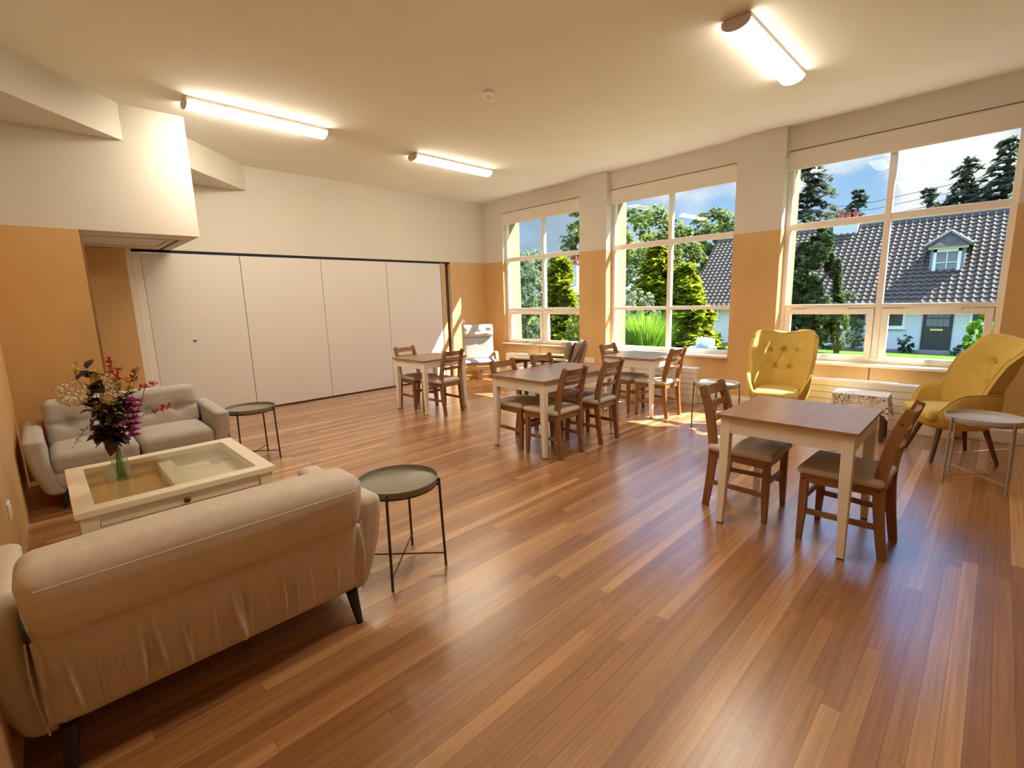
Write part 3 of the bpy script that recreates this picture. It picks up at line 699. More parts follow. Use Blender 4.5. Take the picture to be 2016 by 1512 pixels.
def leaf(mb, p, dirv, L, Wd, rnd, mi=0, curl=.25):
    dv = Vector(dirv).normalized(); sd_ = dv.cross(Vector((rnd.uniform(-.4, .4), rnd.uniform(-.4, .4), 1))).normalized(); nn = sd_.cross(dv)
    p = Vector(p); vs = []; k = 5
    for i in range(k+1):
        u = i/k; wv = Wd*math.sin(PI*min(.98, .06+u*.94))**.8; c = p+dv*L*u-nn*curl*L*u*u
        vs += [c-sd_*wv/2+nn*.15*wv, c, c+sd_*wv/2+nn*.15*wv]
    fs = []
    for i in range(k):
        for j in (0, 1): a = i*3+j; fs.append((a, a+1, a+4, a+3))
    mb.add(vs, fs, mi)
def stemthing(name, label, cat, tip, via=None, group='flower stems in the vase', mt='stem_green', base=None, rs=.0022):
    a = random.Random(hash(label) % 999 if False else sum(map(ord, label))); base = base or (VX+a.uniform(-.022, .022), VY+a.uniform(-.022, .022), VZ+.012)
    neck = (VX+a.uniform(-.008, .008), VY+a.uniform(-.008, .008), VZ+.205)
    o = thing(name, label, cat, base, 0, group); B = Vector(base)
    pts = [Vector(base), Vector(neck)]+([Vector(via)] if via else [])+[Vector(tip)]
    path = [p-B for p in smoothpath(pts, 7)]
    obj('stem', MB().tube(path, rs, 6), mt, o); return o, Vector(tip)-B, path, a
def head_hydrangea(o, c, r, a, m='hydrangea'):
    mb = MB()
    for k in range(90):
        z = 1-2*(k+.5)/90; th = k*2.39996; q = Vector((math.sqrt(1-z*z)*math.cos(th), math.sqrt(1-z*z)*math.sin(th), z)); p = c+Vector((q.x*r, q.y*r, q.z*r*.78))
        for j in range(4): ax = q.orthogonal().normalized(); ax.rotate(Matrix.Rotation(j*PI/2+k, 3, q)); leaf(mb, p, ax+q*.5, .017, .014, a)
    obj('flower_head', mb, m, o)
def head_spray(o, c, dirv, n, L, sz, a, m):
    mb = MB(); d = Vector(dirv).normalized()
    for k in range(n):
        p = c+d*(L*k/max(1, n-1)-.3*L)+Vector((a.uniform(-.012, .012), a.uniform(-.012, .012), a.uniform(-.012, .012)))
        for j in range(5):
            q = Vector((a.uniform(-1, 1), a.uniform(-1, 1), a.uniform(-.4, 1))); leaf(mb, p, q+d*.6, sz, sz*.42, a)
    obj('flower_head', mb, m, o)
def foliage_on(o, path, lo, n, L, Wd, a, m='dark_leaf', name='leaf_spray'):
    mb = MB(); K = len(path)
    for k in range(n):
        i = int(lo*K+(K-1-lo*K)*k/max(1, n-1)); i = min(K-1, i)
        q = Vector((a.uniform(-1, 1), a.uniform(-1, 1), a.uniform(-.5, .7))); leaf(mb, path[i], q, L*a.uniform(.7, 1.15), Wd*a.uniform(.7, 1.1), a)
    obj(name, mb, m, o)
FL = 'flower'
o, c, pa, a = stemthing('hydrangea_stem', 'cream hydrangea head on a green stem at the left of the bouquet', FL, (.098, 3.54, 1.04), (.185, 3.53, .85)); head_hydrangea(o, c, .075, a)
o, c, pa, a = stemthing('hydrangea_stem', 'cream white hydrangea head at the upper middle of the bouquet', FL, (.242, 3.55, 1.075), (.24, 3.54, .9)); head_hydrangea(o, c, .062, a)
o, c, pa, a = stemthing('hydrangea_stem', 'pale green white flower head in the middle of the bouquet, lowest of the round ones', FL, (.25, 3.49, 1.0), (.245, 3.50, .86)); head_hydrangea(o, c, .045, a)
for lab, tip, via, dv in [('red flower spray at the top middle of the bouquet', (.262, 3.51, 1.16), (.255, 3.52, .95), (0, 0, 1)), ('orange red flower spray just right of the topmost red one', (.285, 3.48, 1.11), (.27, 3.49, .92), (.3, 0, 1)),
                          ('dark red flower spray at the upper right of the bouquet', (.405, 3.49, 1.035), (.34, 3.50, .87), (1, -.3, .5)), ('orange flower sprig sticking out lowest at the right of the bouquet', (.450, 3.49, .892), (.36, 3.50, .86), (1, -.6, .25)),
                          ('small red flower spray among the yellow flowers', (.348, 3.53, 1.085), (.30, 3.52, .92), (.4, 0, 1))]:
    o, c, pa, a = stemthing('crocosmia_stem', lab, FL, tip, via); head_spray(o, c, dv, 9, .07, .026, a, 'red_petal')
for lab, tip, via in [('magenta gladiolus spike with ruffled petals at the right of the bouquet', (.342, 3.47, .95), (.305, 3.49, .83))]:
    o, c, pa, a = stemthing('gladiolus_stem', lab, FL, tip, via, rs=.003); mb = MB()
    for k in range(7):
        p = Vector((.342-.006*k, 3.465+.004*k, .965-.034*k))-Vector(o.location)
        for j in range(7): th = j*.9+k; leaf(mb, p, (math.cos(th), math.sin(th)*.8-.4, .35), .048, .036, a)
    obj('flower_head', mb, 'magenta_petal', o)
o, c, pa, a = stemthing('lily_stem', 'pale pink open flower low at the front of the bouquet', FL, (.272, 3.45, .84)); mb = MB()
for k in range(3):
    for j in range(6): leaf(mb, c+Vector((.018*(k-1), 0, .008*k)), (math.cos(j*1.05+k), math.sin(j*1.05+k)-.6, .4), .034, .018, a)
obj('flower_head', mb, 'pink_petal', o)
for lab, tip, via in [('yellow flower sprig at the upper left of the bouquet', (.19, 3.50, 1.10), (.215, 3.51, .92)), ('yellow flower sprig in the middle of the bouquet behind the dark leaves', (.285, 3.52, 1.035), (.26, 3.52, .88)),
                      ('yellow flower sprig right of the middle of the bouquet', (.335, 3.48, 1.045), (.29, 3.50, .88)), ('tiny yellow flower among the dark leaves at the left of the bouquet', (.178, 3.48, .924), None), ('small yellowish sprig at the far upper left of the bouquet', (.118, 3.52, 1.145), (.17, 3.52, .95))]:
    o, c, pa, a = stemthing('goldenrod_stem', lab, FL, tip, via); head_spray(o, c, (.2, 0, 1), 9, .065, .025, a, 'yellow_petal')
for lab, tip, via, n in [('dark purple leafy branch rising highest at the upper left of the bouquet', (.168, 3.52, 1.175), (.20, 3.52, .93), 26), ('dark purple leafy branch on the left of the bouquet', (.158, 3.50, .97), (.19, 3.51, .84), 22),
                         ('dark purple leafy branch in the centre of the bouquet', (.245, 3.47, .99), (.24, 3.49, .83), 26), ('dark purple leafy branch right of centre in the bouquet', (.315, 3.52, 1.0), (.28, 3.52, .86), 20), ('dark leafy branch low on the left of the bouquet above the vase', (.172, 3.49, .82), (.21, 3.50, .77), 16)]:
    o, c, pa, a = stemthing('foliage_stem', lab, 'foliage', tip, via); foliage_on(o, pa, .45, n+6, .078, .055, a)
o, c, pa, a = stemthing('foliage_stem', 'single large dark red leaf hanging over the lip of the vase', 'foliage', (.205, 3.47, .76)); mb = MB(); leaf(mb, c, (.05, -.1, -1), .085, .06, a); leaf(mb, c, (.6, -.3, -.3), .07, .05, a); leaf(mb, c, (-.2, -.4, .2), .07, .05, a); obj('leaf_spray', mb, 'dark_leaf', o)
o, c, pa, a = stemthing('tendril_stem', 'thin trailing stem with buds drooping to the left of the vase', 'foliage', (.066, 3.50, .775), (.15, 3.50, .86), rs=.0014); foliage_on(o, pa, .75, 9, .022, .012, a, 'green_leaf'); head_spray(o, c, (-.5, 0, -.4), 3, .03, .014, a, 'yellow_petal')
o, c, pa, a = stemthing('grass_stem', 'tall green seed spike at the right of the bouquet', 'foliage', (.368, 3.50, 1.10), (.32, 3.50, .93)); head_spray(o, c, (.15, 0, 1), 10, .07, .016, a, 'green_leaf')
o, c, pa, a = stemthing('lily_stem', 'slender orange buds right of the magenta spike', FL, (.375, 3.49, .945), (.32, 3.5, .86)); mb = MB()
for j in range(4): leaf(mb, c, (.5, -.1, .3+.3*j), .075, .012, a, curl=.05)
obj('flower_head', mb, 'orange_petal', o)

# ---- yellow wing armchairs
def wing_chair(label, loc, rz):
    t = thing('wing_armchair', label, 'armchair', loc, rz, 'yellow tufted wing armchairs')
    # wing back: a curved sheet, thickened
    BT = [(-.165, .83), (0, .835), (.165, .83), (-.09, .65), (.09, .65)]
    def back(u, v, dent=True):
        s = 2*u-1; a = abs(s)
        zt = 1.025+.034*math.sin(min(1, a/.80)*PI/2)**2-.075*a**9
        z = .36+(zt-.36)*v
        hw = .255+.118*math.sin(min(v, .9)*PI*.52)
        x = hw*s*(1-.05*a**8*v*v)
        y = -.215-.20*v**1.15+(.20+.06*math.sin(v*PI))*a**2.4*(1-.25*max(0, (v-.8)/.2))
        y += .03*math.exp(-((v-.30)/.25)**2)*(1-a)
        for bx_, bz in BT if dent else (): y -= .036*math.exp(-((x-bx_)**2+(z-bz)**2)/.0011)
        for (x1, z1), (x2, z2) in ((BT[0], BT[3]), (BT[1], BT[3]), (BT[1], BT[4]), (BT[2], BT[4])) if dent else ():
            dx, dz = x2-x1, z2-z1; q = max(0, min(1, ((x-x1)*dx+(z-z1)*dz)/(dx*dx+dz*dz))); dd = (x-x1-q*dx)**2+(z-z1-q*dz)**2
            y -= .012*math.exp(-dd/.0003)
        return (x, y, z)
    nu, nv = 84, 72; mb = MB(); rows = []
    for q in range(nv+1):
        fr_ = [Vector(back(i/nu, q/nv)) for i in range(nu+1)]; re_ = []
        for i in range(nu+1):
            sgn = 2*i/nu-1; p = Vector(back(i/nu, q/nv, False)); re_.append(p+Vector((.042*sgn*abs(sgn)**3, -.060*(1-.75*abs(sgn)**3), 0)))
        rows.append((fr_, re_))
    mb.loft([r[0]+list(reversed(r[1])) for r in rows], False, False)
    ft, rt_ = rows[-1]; mid = [(a_+b_)/2+Vector((0, 0, .016)) for a_, b_ in zip(ft, rt_)]
    mb.loft([ft, mid, list(rt_)], False, False, False); mb.weld = True
    bo = obj('backrest', mb, 'yellow_fabric', t, angle=60)
    edge = [back(0, k/40) for k in range(41)]+[back(k/60, 1) for k in range(61)]+[back(1, 1-k/40) for k in range(41)]
    obj('piping', MB().tube([(p[0]*1.0, p[1], p[2]) for p in edge], .0055, 8), 'yellow_piping', t)
    def bp_(x, z):
        best = None
        for i in range(73):
            for j in range(73):
                p = back(i/72, j/72); d = (p[0]-x)**2+(p[2]-z)**2
                if best is None or d < best[0]: best = (d, p)
        return Vector(best[1])
    for x, z in BT:
        p = bp_(x, z); b2 = obj('button', MB().lathe([(.001, -.006), (.009, -.005), (.013, 0), (.009, .005), (.001, .006)], 14, cap0=False, cap1=False), 'yellow_fabric', t)
        b2.location = p+Vector((0, .010, .003)); b2.rotation_euler = (R(-75), 0, 0)
    # tub: seat shell whose rim dips at the front and swells into the arms
    n = 72; rings = []
    def rim(ph):                                # ph from front (0) round to back (pi)
        c, s = math.cos(ph), math.sin(ph); k = abs(ph if ph <= PI else ph-2*PI)/PI
        rx = .345+.03*math.exp(-((k-.42)/.16)**2); ry = .315 if c > 0 else .27
        z = .395+.215*(1/(1+math.exp(-(k-.30)/.045)))-.045*max(0, (k-.55)/.45)
        sx = math.copysign(abs(s)**.72, s); sy = math.copysign(abs(c)**.72, c)
        return Vector((rx*sx, ry*sy-.01, z))
    mid = []
    outer = []
    for k in range(n):
        ph = 2*PI*k/n; P = rim(ph); outer.append(P)
    def lvl(sc, z, dy=0): return [Vector((p.x*sc, p.y*sc+dy, z)) for p in outer]
    R0 = lvl(.45, .268, -.01); R1 = lvl(.70, .275, -.01); R2 = [Vector((p.x*.88, p.y*.88-.005, .275+(p.z-.275)*.18)) for p in outer]
    R3 = [Vector((p.x*.97, p.y*.98, .275+(p.z-.275)*.55)) for p in outer]; R4 = [Vector((p.x*1.0, p.y, .275+(p.z-.275)*.90)) for p in outer]
    R5 = [Vector((p.x*.985, p.y*.99, p.z)) for p in outer]; R6 = [Vector((p.x*.93, p.y*.95, p.z+.004)) for p in outer]
    R7 = [Vector((p.x*.875, p.y*.91, p.z-.02)) for p in outer]; R8 = [Vector((p.x*.80, p.y*.86, .36)) for p in outer]; R9 = [Vector((p.x*.5, p.y*.5, .35)) for p in outer]
    mb = MB().loft([[v for v in reversed(q)] for q in (R9, R8, R7, R6, R5, R4, R3, R2, R1, R0)])
    obj('tub_shell', mb, 'yellow_fabric', t, angle=75, sub=1)
    obj('piping', MB().tube([p+Vector((0, 0, .002)) for p in R5], .0055, 8, closed=True), 'yellow_piping', t)
    def sf(p):
        k = (p.y+.29)/.58; return (p.x*(1-.10*(1-k))*1.0, p.y, p.z+(.016*(1-(p.x/.28)**2)*(1-(p.y/.3)**2) if p.z > 0 else 0))
    obj('seat_cushion', MB().cushion((0, .03, .405), (.545, .565, .10), .045, 10, sf), 'yellow_fabric', t)
    for sx in (-1, 1):
        for sy in (-1, 1):
            a0 = Vector((sx*.17, sy*.17, .285)); a1 = Vector((sx*.255, sy*.245, 0))
            obj('leg', MB().tube([a1, a0], [.015, .023], 14), 'walnut', t)
    for ch_ in t.children: ch_.data.transform(Matrix.Diagonal((.82, .95, 1, 1))); ch_.location.x *= .82; ch_.location.y *= .95
    return t
wing_chair('yellow wing armchair standing left under the large window, in full sun', (5.62, 1.60, 0), face_rz(-.985, -.17))
wing_chair('yellow wing armchair at the right edge turned toward its twin, in shade', (5.60, .185, 0), face_rz(-.50, .86))

# ---- lace covered stool
t = thing('side_stool', 'small dark wooden stool under a white lace cloth between the yellow armchairs', 'stool', (5.86, .895, 0), R(1))
obj('stool_top', MB().box(-.135, .135, -.22, .22, .425, .45), 'walnut', t, bev=.004, smooth=False)
for sx in (-1, 1):
    for sy in (-1, 1): obj('leg', MB().hexa([(sx*.125-.018, sy*.205-.018, 0), (sx*.125+.018, sy*.205-.018, 0), (sx*.125+.018, sy*.205+.018, 0), (sx*.125-.018, sy*.205+.018, 0), (sx*.11-.02, sy*.19-.02, .425), (sx*.11+.02, sy*.19-.02, .425), (sx*.11+.02, sy*.19+.02, .425), (sx*.11-.02, sy*.19+.02, .425)]), 'walnut', t, bev=.003)
for q in (-.2, .18): obj('stretcher', MB().box(-.10, .10, q, q+.02, .12, .15), 'walnut', t, bev=.002, smooth=False)
def lace_mat():
    m = MATS['lace']; tt = m.node_tree; b = tt.nodes['Principled BSDF']; uv = N(tt, 'ShaderNodeTexCoord'); v = N(tt, 'ShaderNodeTexVoronoi'); v.inputs['Scale'].default_value = 60
    tt.links.new(uv.outputs['Object'], v.inputs[0]); sp = N(tt, 'ShaderNodeSeparateXYZ'); tt.links.new(uv.outputs['Object'], sp.inputs[0])
    hole = mathn(tt, 'MULTIPLY', mathn(tt, 'LESS_THAN', v.outputs['Distance'], .42), mathn(tt, 'LESS_THAN', sp.outputs[2], .445))
    tt.links.new(mathn(tt, 'SUBTRACT', 1.0, hole), b.inputs['Alpha'])
lace_mat()
cl = MB(); prof = []
def drape(u, v):
    a = u*2*PI; hx, hy = .142, .227
    c, s = math.cos(a), math.sin(a); k = 1/max(abs(c)/hx, abs(s)/hy); x, y = c*k, s*k
    if v < .35: q = v/.35; return (x*q, y*q, .4535)
    q = (v-.35)/.65; corner = (abs(c)/hx*k)*(abs(s)/hy*k)
    L = .10+.16*corner**3; fl = .012*q*math.sin(a*11)+.03*q*corner**3
    return (x*(1+fl/.2)+.0, y*(1+fl/.25), .4535-L*q-(0 if q > 0 else 0))
cl.grid(drape, 144, 22)
tag(obj('lace_cloth', cl, 'lace', solid=.002, angle=60), 'white lace cloth draped over the small stool between the yellow armchairs', 'cloth').location = (5.86, .895, 0)
bpy.data.objects['lace_cloth'].rotation_euler = (0, 0, R(1))

# ---- bentwood armchair
t = thing('bentwood_armchair', 'white striped high-back armchair with bent wood frame in the far corner', 'armchair', (5.78, 6.72, 0), face_rz(-.62, -.78))
for s in (-1, 1):
    X = s*.305
    pth = smoothpath([(X, -.40, .02), (X, .0, .02), (X, .25, .022), (X, .37, .06), (X, .40, .18), (X, .37, .40), (X, .31, .52), (X, .20, .555), (X, -.05, .54), (X, -.33, .50)], 6)
    obj('side_frame', MB().bar(pth, .055, .024), 'birch', t, bev=.004)
    obj('rear_leg', MB().bar(smoothpath([(X, -.36, .03), (X, -.33, .25), (X, -.30, .50)], 5), .05, .022), 'birch', t, bev=.004)
    X = s*.26
    obj('seat_rail', MB().bar(smoothpath([(X, .33, .355), (X, .15, .34), (X, -.10, .28), (X, -.20, .33), (X, -.30, .60), (X, -.42, .98)], 6), .045, .022), 'birch', t, bev=.004)
for y, z in ((.375, .30), (.36, .04), (-.36, .04), (.34, .345)):
    obj('cross_rail', MB().box(-.305, .305, y-.014, y+.014, z-.035, z+.035), 'birch', t, bev=.004, smooth=False)
obj('brace', MB().box(-.035, .035, .352, .362, .07, .29), 'birch', t, bev=.003, smooth=False)
pth = smoothpath([(0, .375, .385), (0, .20, .415), (0, -.02, .375), (0, -.14, .38), (0, -.20, .50), (0, -.28, .76), (0, -.37, 1.03)], 8)
mb = MB(); L = len(pth); rings = []
for i, p in enumerate(pth):
    tn = (pth[min(i+1, L-1)]-pth[max(i-1, 0)]).normalized(); nn = Vector((1, 0, 0)).cross(tn).normalized(); k = i/(L-1)
    th = .075*(1-.55*(abs(2*k-1))**6); hw = .28*(1-.06*(abs(2*k-1))**8); q = []
    for j in range(24):
        a = 2*PI*j/24; ca, sa = math.cos(a), math.sin(a)
        q.append(p+Vector((math.copysign(abs(ca)**.5, ca)*hw, 0, 0))-nn*(math.copysign(abs(sa)**.6, sa)*th/2)+nn*.0)
    rings.append(q)
mb.loft(rings); me = mb.mesh('cushion', 'striped_cotton', True, 60)
uvl = me.uv_layers.new(name='UVMap'); nv = 24
for lp in me.loops: uvl.data[lp.index].uv = ((lp.vertex_index % nv)/nv, (lp.vertex_index//nv)/(L-1))
obj('cushion', me, None, t)
def hf(p):
    q = Vector(p); q.z += .010*noise.noise(Vector((p.x*12, 0, p.y*10))) ; q.y += .016*noise.noise(Vector((p.x*9+4, p.z*14, 2))); return q
Mh = Matrix.Rotation(R(18), 4, 'X')
obj('head_pillow', MB().cushion((0, -.285, .93), (.57, .10, .235), .048, 14, hf, Mh), 'white_cotton', t)

# ---- dark framed lounge chair by the far window
A, B = Vector((5.25, 5.36, 0)), Vector((5.47, 4.33, 0)); ax = (A-B).normalized(); nx = Vector((-ax.y, ax.x, 0))*-1
t = thing('lounge_chair', 'dark framed lounge chair with sunlit honey coloured arms by the far window', 'armchair', tuple((A+B)/2+nx*.24), face_rz(ax.x, ax.y))
for s in (1, -1):
    X = -s*.27
    a = obj('armrest', MB().prism([(X-.05, -.50), (X+.05, -.50), (X+.055, .42), (X+.03, .50), (X-.03, .50), (X-.055, .42)], .578, .602), 'honey_top', t, bev=.006, smooth=False)
    obj('arm_apron', MB().prism([(-.48, .578), (-.48, .50), (-.2, .545), (.2, .545), (.40, .50), (.46, .578)], X-.018, X+.018, 0), 'dark_wood', t, bev=.003, smooth=False)
    obj('leg', MB().box(X-.022, X+.022, .20, .25, 0, .55), 'dark_wood', t, bev=.003, smooth=False)
    obj('leg', MB().box(X-.022, X+.022, -.40, -.35, 0, .55), 'dark_wood', t, bev=.003, smooth=False)
obj('seat_frame', MB().box(-.25, .25, -.40, .40, .27, .31), 'dark_wood', t, bev=.004, smooth=False)
obj('seat_cushion', MB().cushion((0, .02, .37), (.49, .80, .12), .04, 8), 'grey_cushion', t)
Mb = Matrix.Rotation(R(16), 4, 'X')
obj('back_cushion', MB().cushion((0, -.44, .60), (.47, .11, .52), .045, 8, None, Mb), 'grey_cushion', t)
obj('back_panel', MB().cushion((0, -.515, .57), (.50, .035, .58), .016, 6, None, Mb), 'dark_wood', t)

# ================================================================== OUTDOORS
mat('lawn', (.060, .105, .010), .95, vary=.25, vscale=3, spec=.1)
mat('render_white', (.60, .62, .62), .9, vary=.02, vscale=2, spec=.1)
mat('roof_tile', (.072, .059, .048), .8, spec=.2, vary=.25, vscale=6)
mat('ridge_tile', (.14, .13, .12), .8, vary=.15, vscale=5)
mat('slate', (.17, .175, .19), .6, vary=.1); mat('chimney_pot', (.36, .09, .06), .8); mat('dark_door', (.035, .037, .04), .4); mat('dark_glass', (.05, .06, .065), .12)
mat('upvc', (.72, .74, .75), .4); mat('stone', (.2, .2, .195), .9, vary=.1); mat('tub_blue', (.25, .40, .41), .5); mat('gutter', (.02, .02, .022), .5); mat('lead', (.2, .22, .235), .6)
leafmat('leaf_broom', (0.2456, 0.4092, 0.041), (0.1024, 0.225, 0.0204), 0.60); leafmat('leaf_gold', (0.34, 0.36, 0.02), (0.12, 0.17, 0.012), 0.55); leafmat('leaf_deep', (0.12, 0.165, 0.06), (0.035, 0.06, 0.022), 0.45)
leafmat('leaf_grey', (0.34, 0.36, 0.24), (0.14, 0.17, 0.09), 0.55); leafmat('leaf_mid', (0.24, 0.29, 0.075), (0.055, 0.085, 0.02), 0.60); leafmat('leaf_fir', (0.125, 0.15, 0.095), (0.05, 0.068, 0.045), 0.40); leafmat('leaf_yellowgreen', (0.2864, 0.3274, 0.0682), (0.1228, 0.1774, 0.0272), 0.60)
leafmat('leaf_holly', (0.26, 0.32, 0.17), (0.06, 0.1, 0.04), 0.45)
def gz(x): return .2-.0788*(x-7.2) if x < 30 else -1.6
g = MB(); g.grid(lambda u, v: (7.17+83*u**1.7, -45+105*v, gz(7.17+83*u**1.7)+.05*noise.noise(Vector((u*30, v*40, 0)))*min(1, u*8)), 60, 50)
mat('bounce_paving', (.10, .095, .09), .9, vary=.08, vscale=3)
struct('bounce_path', MB().box(7.165, 9.3, -1, 30, -.2, .235), 'bounce_paving', 'unseen paved strip added outside the window wall to bounce light indoors', smooth=False)  # strip out of view, added to bounce sunlight up to the ceiling
struct('ground_outside', g, 'lawn', 'bright green sloping lawn outside the windows')
# neighbouring house
XH, E0, YA, YB2 = 30.0, .93, -3.5, 14.05
h = thing('bungalow', 'white rendered cottage with dark tiled roof and dormer across the lawn', 'house', (XH, 5, -1.6))
O = Vector((XH, 5, -1.6))
def hb(mb): mb.v = [tuple(Vector(v)-O) for v in mb.v]; return mb
RX, RZ = 34.6, 5.15
m = MB(); m.box(XH, XH+9.2, YA, YB2, -2.2, E0+.02)
m.prism([(XH, E0), (XH+9.2, E0), (RX, RZ-.12)], YB2-.25, YB2, 1) if False else m.loft([[(XH, y, E0), (XH+9.2, y, E0), (RX, y, RZ-.12)] for y in (YB2-.25, YB2-.02)])
obj('wall', hb(m), 'render_white', h, smooth=False)
# tiled slope towards us: courses of rolled tiles as real relief
def slope(u, v):
    return None
m = MB(); nc, ntile = 22, 62; per = 8; Lw = YB2+.25-YA
ys = [YA+Lw*i/(ntile*per) for i in range(ntile*per+1)]
ex0, ez0 = XH-.38, E0-.16; tx, tz = (RX-ex0)/nc, (RZ-ez0)/nc; nl = math.hypot(tx, tz); nxv, nzv = -tz/nl, tx/nl
rt = random.Random(2)
for c in range(nc):
    rows = []
    for e in (0, 1):
        row = []
        for i, y in enumerate(ys):
            ph = (i % per)/per; roll = .060*max(0, math.sin(ph*2*PI))**.8; lift = .055 if e == 0 else .0
            k = c+e*1.08; row.append((ex0+tx*k+nxv*(roll+lift), y, ez0+tz*k+nzv*(roll+lift)))
        rows.append(row)
    low = [(p[0]-nxv*.05, p[1], p[2]-nzv*.05) for p in rows[0]]
    m.loft([low, rows[0], rows[1]], False, False, False)
m.add([(RX, YA, RZ), (RX, YB2+.25, RZ), (XH+9.6, YB2+.25, E0-.16), (XH+9.6, YA, E0-.16)], [(0, 1, 2, 3)])
rf = obj('roof', hb(m), 'roof_tile', h, angle=30)
m = MB().tube([(RX, YA, RZ+.02), (RX, YB2+.27, RZ+.02)], .13, 10); obj('ridge', hb(m), 'ridge_tile', rf)
m = MB().tube([(XH-.44, YA, E0-.20), (XH-.44, YB2+.2, E0-.20)], .07, 8); m.box(XH-.34, XH-.30, YA, YB2+.2, E0-.30, E0-.10); obj('gutter', hb(m), 'gutter', h)
m = MB().box(RX-.55, RX+.55, 6.15, 7.35, RZ-1.0, RZ+.38); ch = obj('chimney', hb(m), 'render_white', rf, smooth=False)
m = MB()
for y in (6.4, 6.75, 7.1): m.lathe([(.13, RZ+.38), (.10, RZ+.50), (.10, RZ+.82), (.13, RZ+.86), (.08, RZ+.86)], 14, (RX, y, 0))
m.box(RX-.5, RX+.5, 6.2, 7.3, RZ+.38, RZ+.45); obj('chimney_pots', hb(m), 'chimney_pot', rf, smooth=True)
# dormer
dy, dw = 2.0, .62; xf = 31.35
m = MB().box(xf, xf+2.2, dy-dw, dy+dw, 1.85, 3.42); dm = obj('dormer', hb(m), 'lead', h, smooth=False)
m = MB().loft([[(xf-.25, dy-dw-.22, 3.42), (xf-.25, dy+dw+.22, 3.42), (xf+.45, dy, 4.12)], [(xf+3.2, dy-dw-.22, 3.42), (xf+3.2, dy+dw+.22, 3.42), (xf+3.2, dy, 4.12)]]); obj('dormer_roof', hb(m), 'roof_tile', dm, smooth=False)
m = MB().tube([(xf-.28, dy-dw-.25, 3.44), (xf+.44, dy, 4.14)], .085, 10).tube([(xf-.28, dy+dw+.25, 3.44), (xf+.44, dy, 4.14)], .085, 10).tube([(xf+.44, dy, 4.14), (xf+2.6, dy, 4.14)], .085, 10); obj('dormer_ridge', hb(m), 'ridge_tile', dm)
m = MB(); m.box(xf-.12, xf+.02, dy-dw-.1, dy+dw+.1, 3.30, 3.44)
m.box(xf-.05, xf+.02, dy-.5, dy-.38, 2.02, 3.3).box(xf-.05, xf+.02, dy+.38, dy+.5, 2.02, 3.3).box(xf-.05, xf+.02, dy-.5, dy+.5, 2.02, 2.16).box(xf-.05, xf+.02, dy-.5, dy+.5, 3.16, 3.3)
m.box(xf-.04, xf+.01, dy-.02, dy+.02, 2.1, 3.2).box(xf-.04, xf+.01, dy-.4, dy+.4, 2.64, 2.68).box(xf-.16, xf+.05, dy-dw-.05, dy+dw+.05, 1.86, 1.95); obj('dormer_frame', hb(m), 'upvc', dm, smooth=False)
m = MB().box(xf-.01, xf+.015, dy-.4, dy+.4, 2.12, 3.2); obj('dormer_pane', hb(m), 'lead', dm, smooth=False)
for ya, yb, za, zb in ((4.75, 5.75, -.34, .75), (3.25, 4.05, -.30, .75), (-.35, .80, -.05, .75), (12.25, 12.85, .06, .75)):
    m = MB(); m.box(XH-.05, XH+.05, ya-.1, ya, za-.1, zb+.1).box(XH-.05, XH+.05, yb, yb+.1, za-.1, zb+.1).box(XH-.05, XH+.05, ya, yb, za-.1, za).box(XH-.05, XH+.05, ya, yb, zb, zb+.1).box(XH-.09, XH+.02, ya-.15, yb+.15, za-.17, za-.1)
    wo_ = obj('house_window', hb(m), 'upvc', h, smooth=False)
    m = MB().box(XH-.02, XH+.02, ya, yb, za, zb); obj('pane', hb(m), 'dark_glass', wo_, smooth=False)
m = MB().box(XH-.03, XH+.03, 1.5, 2.42, -1.42, .62); d_ = obj('front_door', hb(m), 'dark_door', h, smooth=False)
m = MB().box(XH-.05, XH+.02, 1.42, 1.5, -1.42, .7).box(XH-.05, XH+.02, 2.42, 2.5, -1.42, .7); obj('door_frame', hb(m), 'dark_door', h, smooth=False)
m = MB()
for k in range(4): m.box(XH-.045, XH-.03, 1.55+.205*k, 1.74+.205*k, -.30, .05).box(XH-.045, XH-.03, 1.55+.205*k, 1.74+.205*k, .10, .5)
obj('door_panes', hb(m), 'slate', d_, smooth=False)
m = MB().box(XH-.045, XH-.03, 1.75, 2.2, -.5, -.42); obj('letter_plate', hb(m), 'chrome', d_, smooth=False)
m = MB().box(XH-.5, XH, 1.35, 2.55, -1.62, -1.42).box(XH-.9, XH, 1.25, 2.65, -2.0, -1.6); obj('door_steps', hb(m), 'stone', h, smooth=False)
m = MB().box(XH-.04, XH+.01, YA, YB2, -2.1, -1.45); obj('plinth', hb(m), 'stone', h, smooth=False)
# second house seen through the far window
O = Vector((25, 20, -.2))
h = thing('cottage', 'pale distant cottage with slate roof and tall chimney seen in the far window', 'house', tuple(O))
m = MB().box(24.2, 30, 15.5, 21.6, -1.2, 1.75); obj('wall', hb(m), 'render_white', h, smooth=False)
m = MB(); m.loft([[(23.9, y, 1.7), (30.3, y, 1.7), (27.1, y, 3.25)] for y in (15.2, 21.9)]); obj('roof', hb(m), 'slate', h, smooth=False)
m = MB().box(25.2, 25.9, 19.4, 20.2, 1.9, 3.75); c_ = obj('chimney', hb(m), 'render_white', h, smooth=False)
m = MB().box(25.1, 26.0, 19.3, 20.3, 3.7, 3.85)
for y in (19.55, 19.8, 20.05): m.lathe([(.10, 3.85), (.08, 4.25), (.10, 4.3), (.05, 4.3)], 12, (25.55, y, 0))
obj('chimney_pots', hb(m), 'chimney_pot', c_)
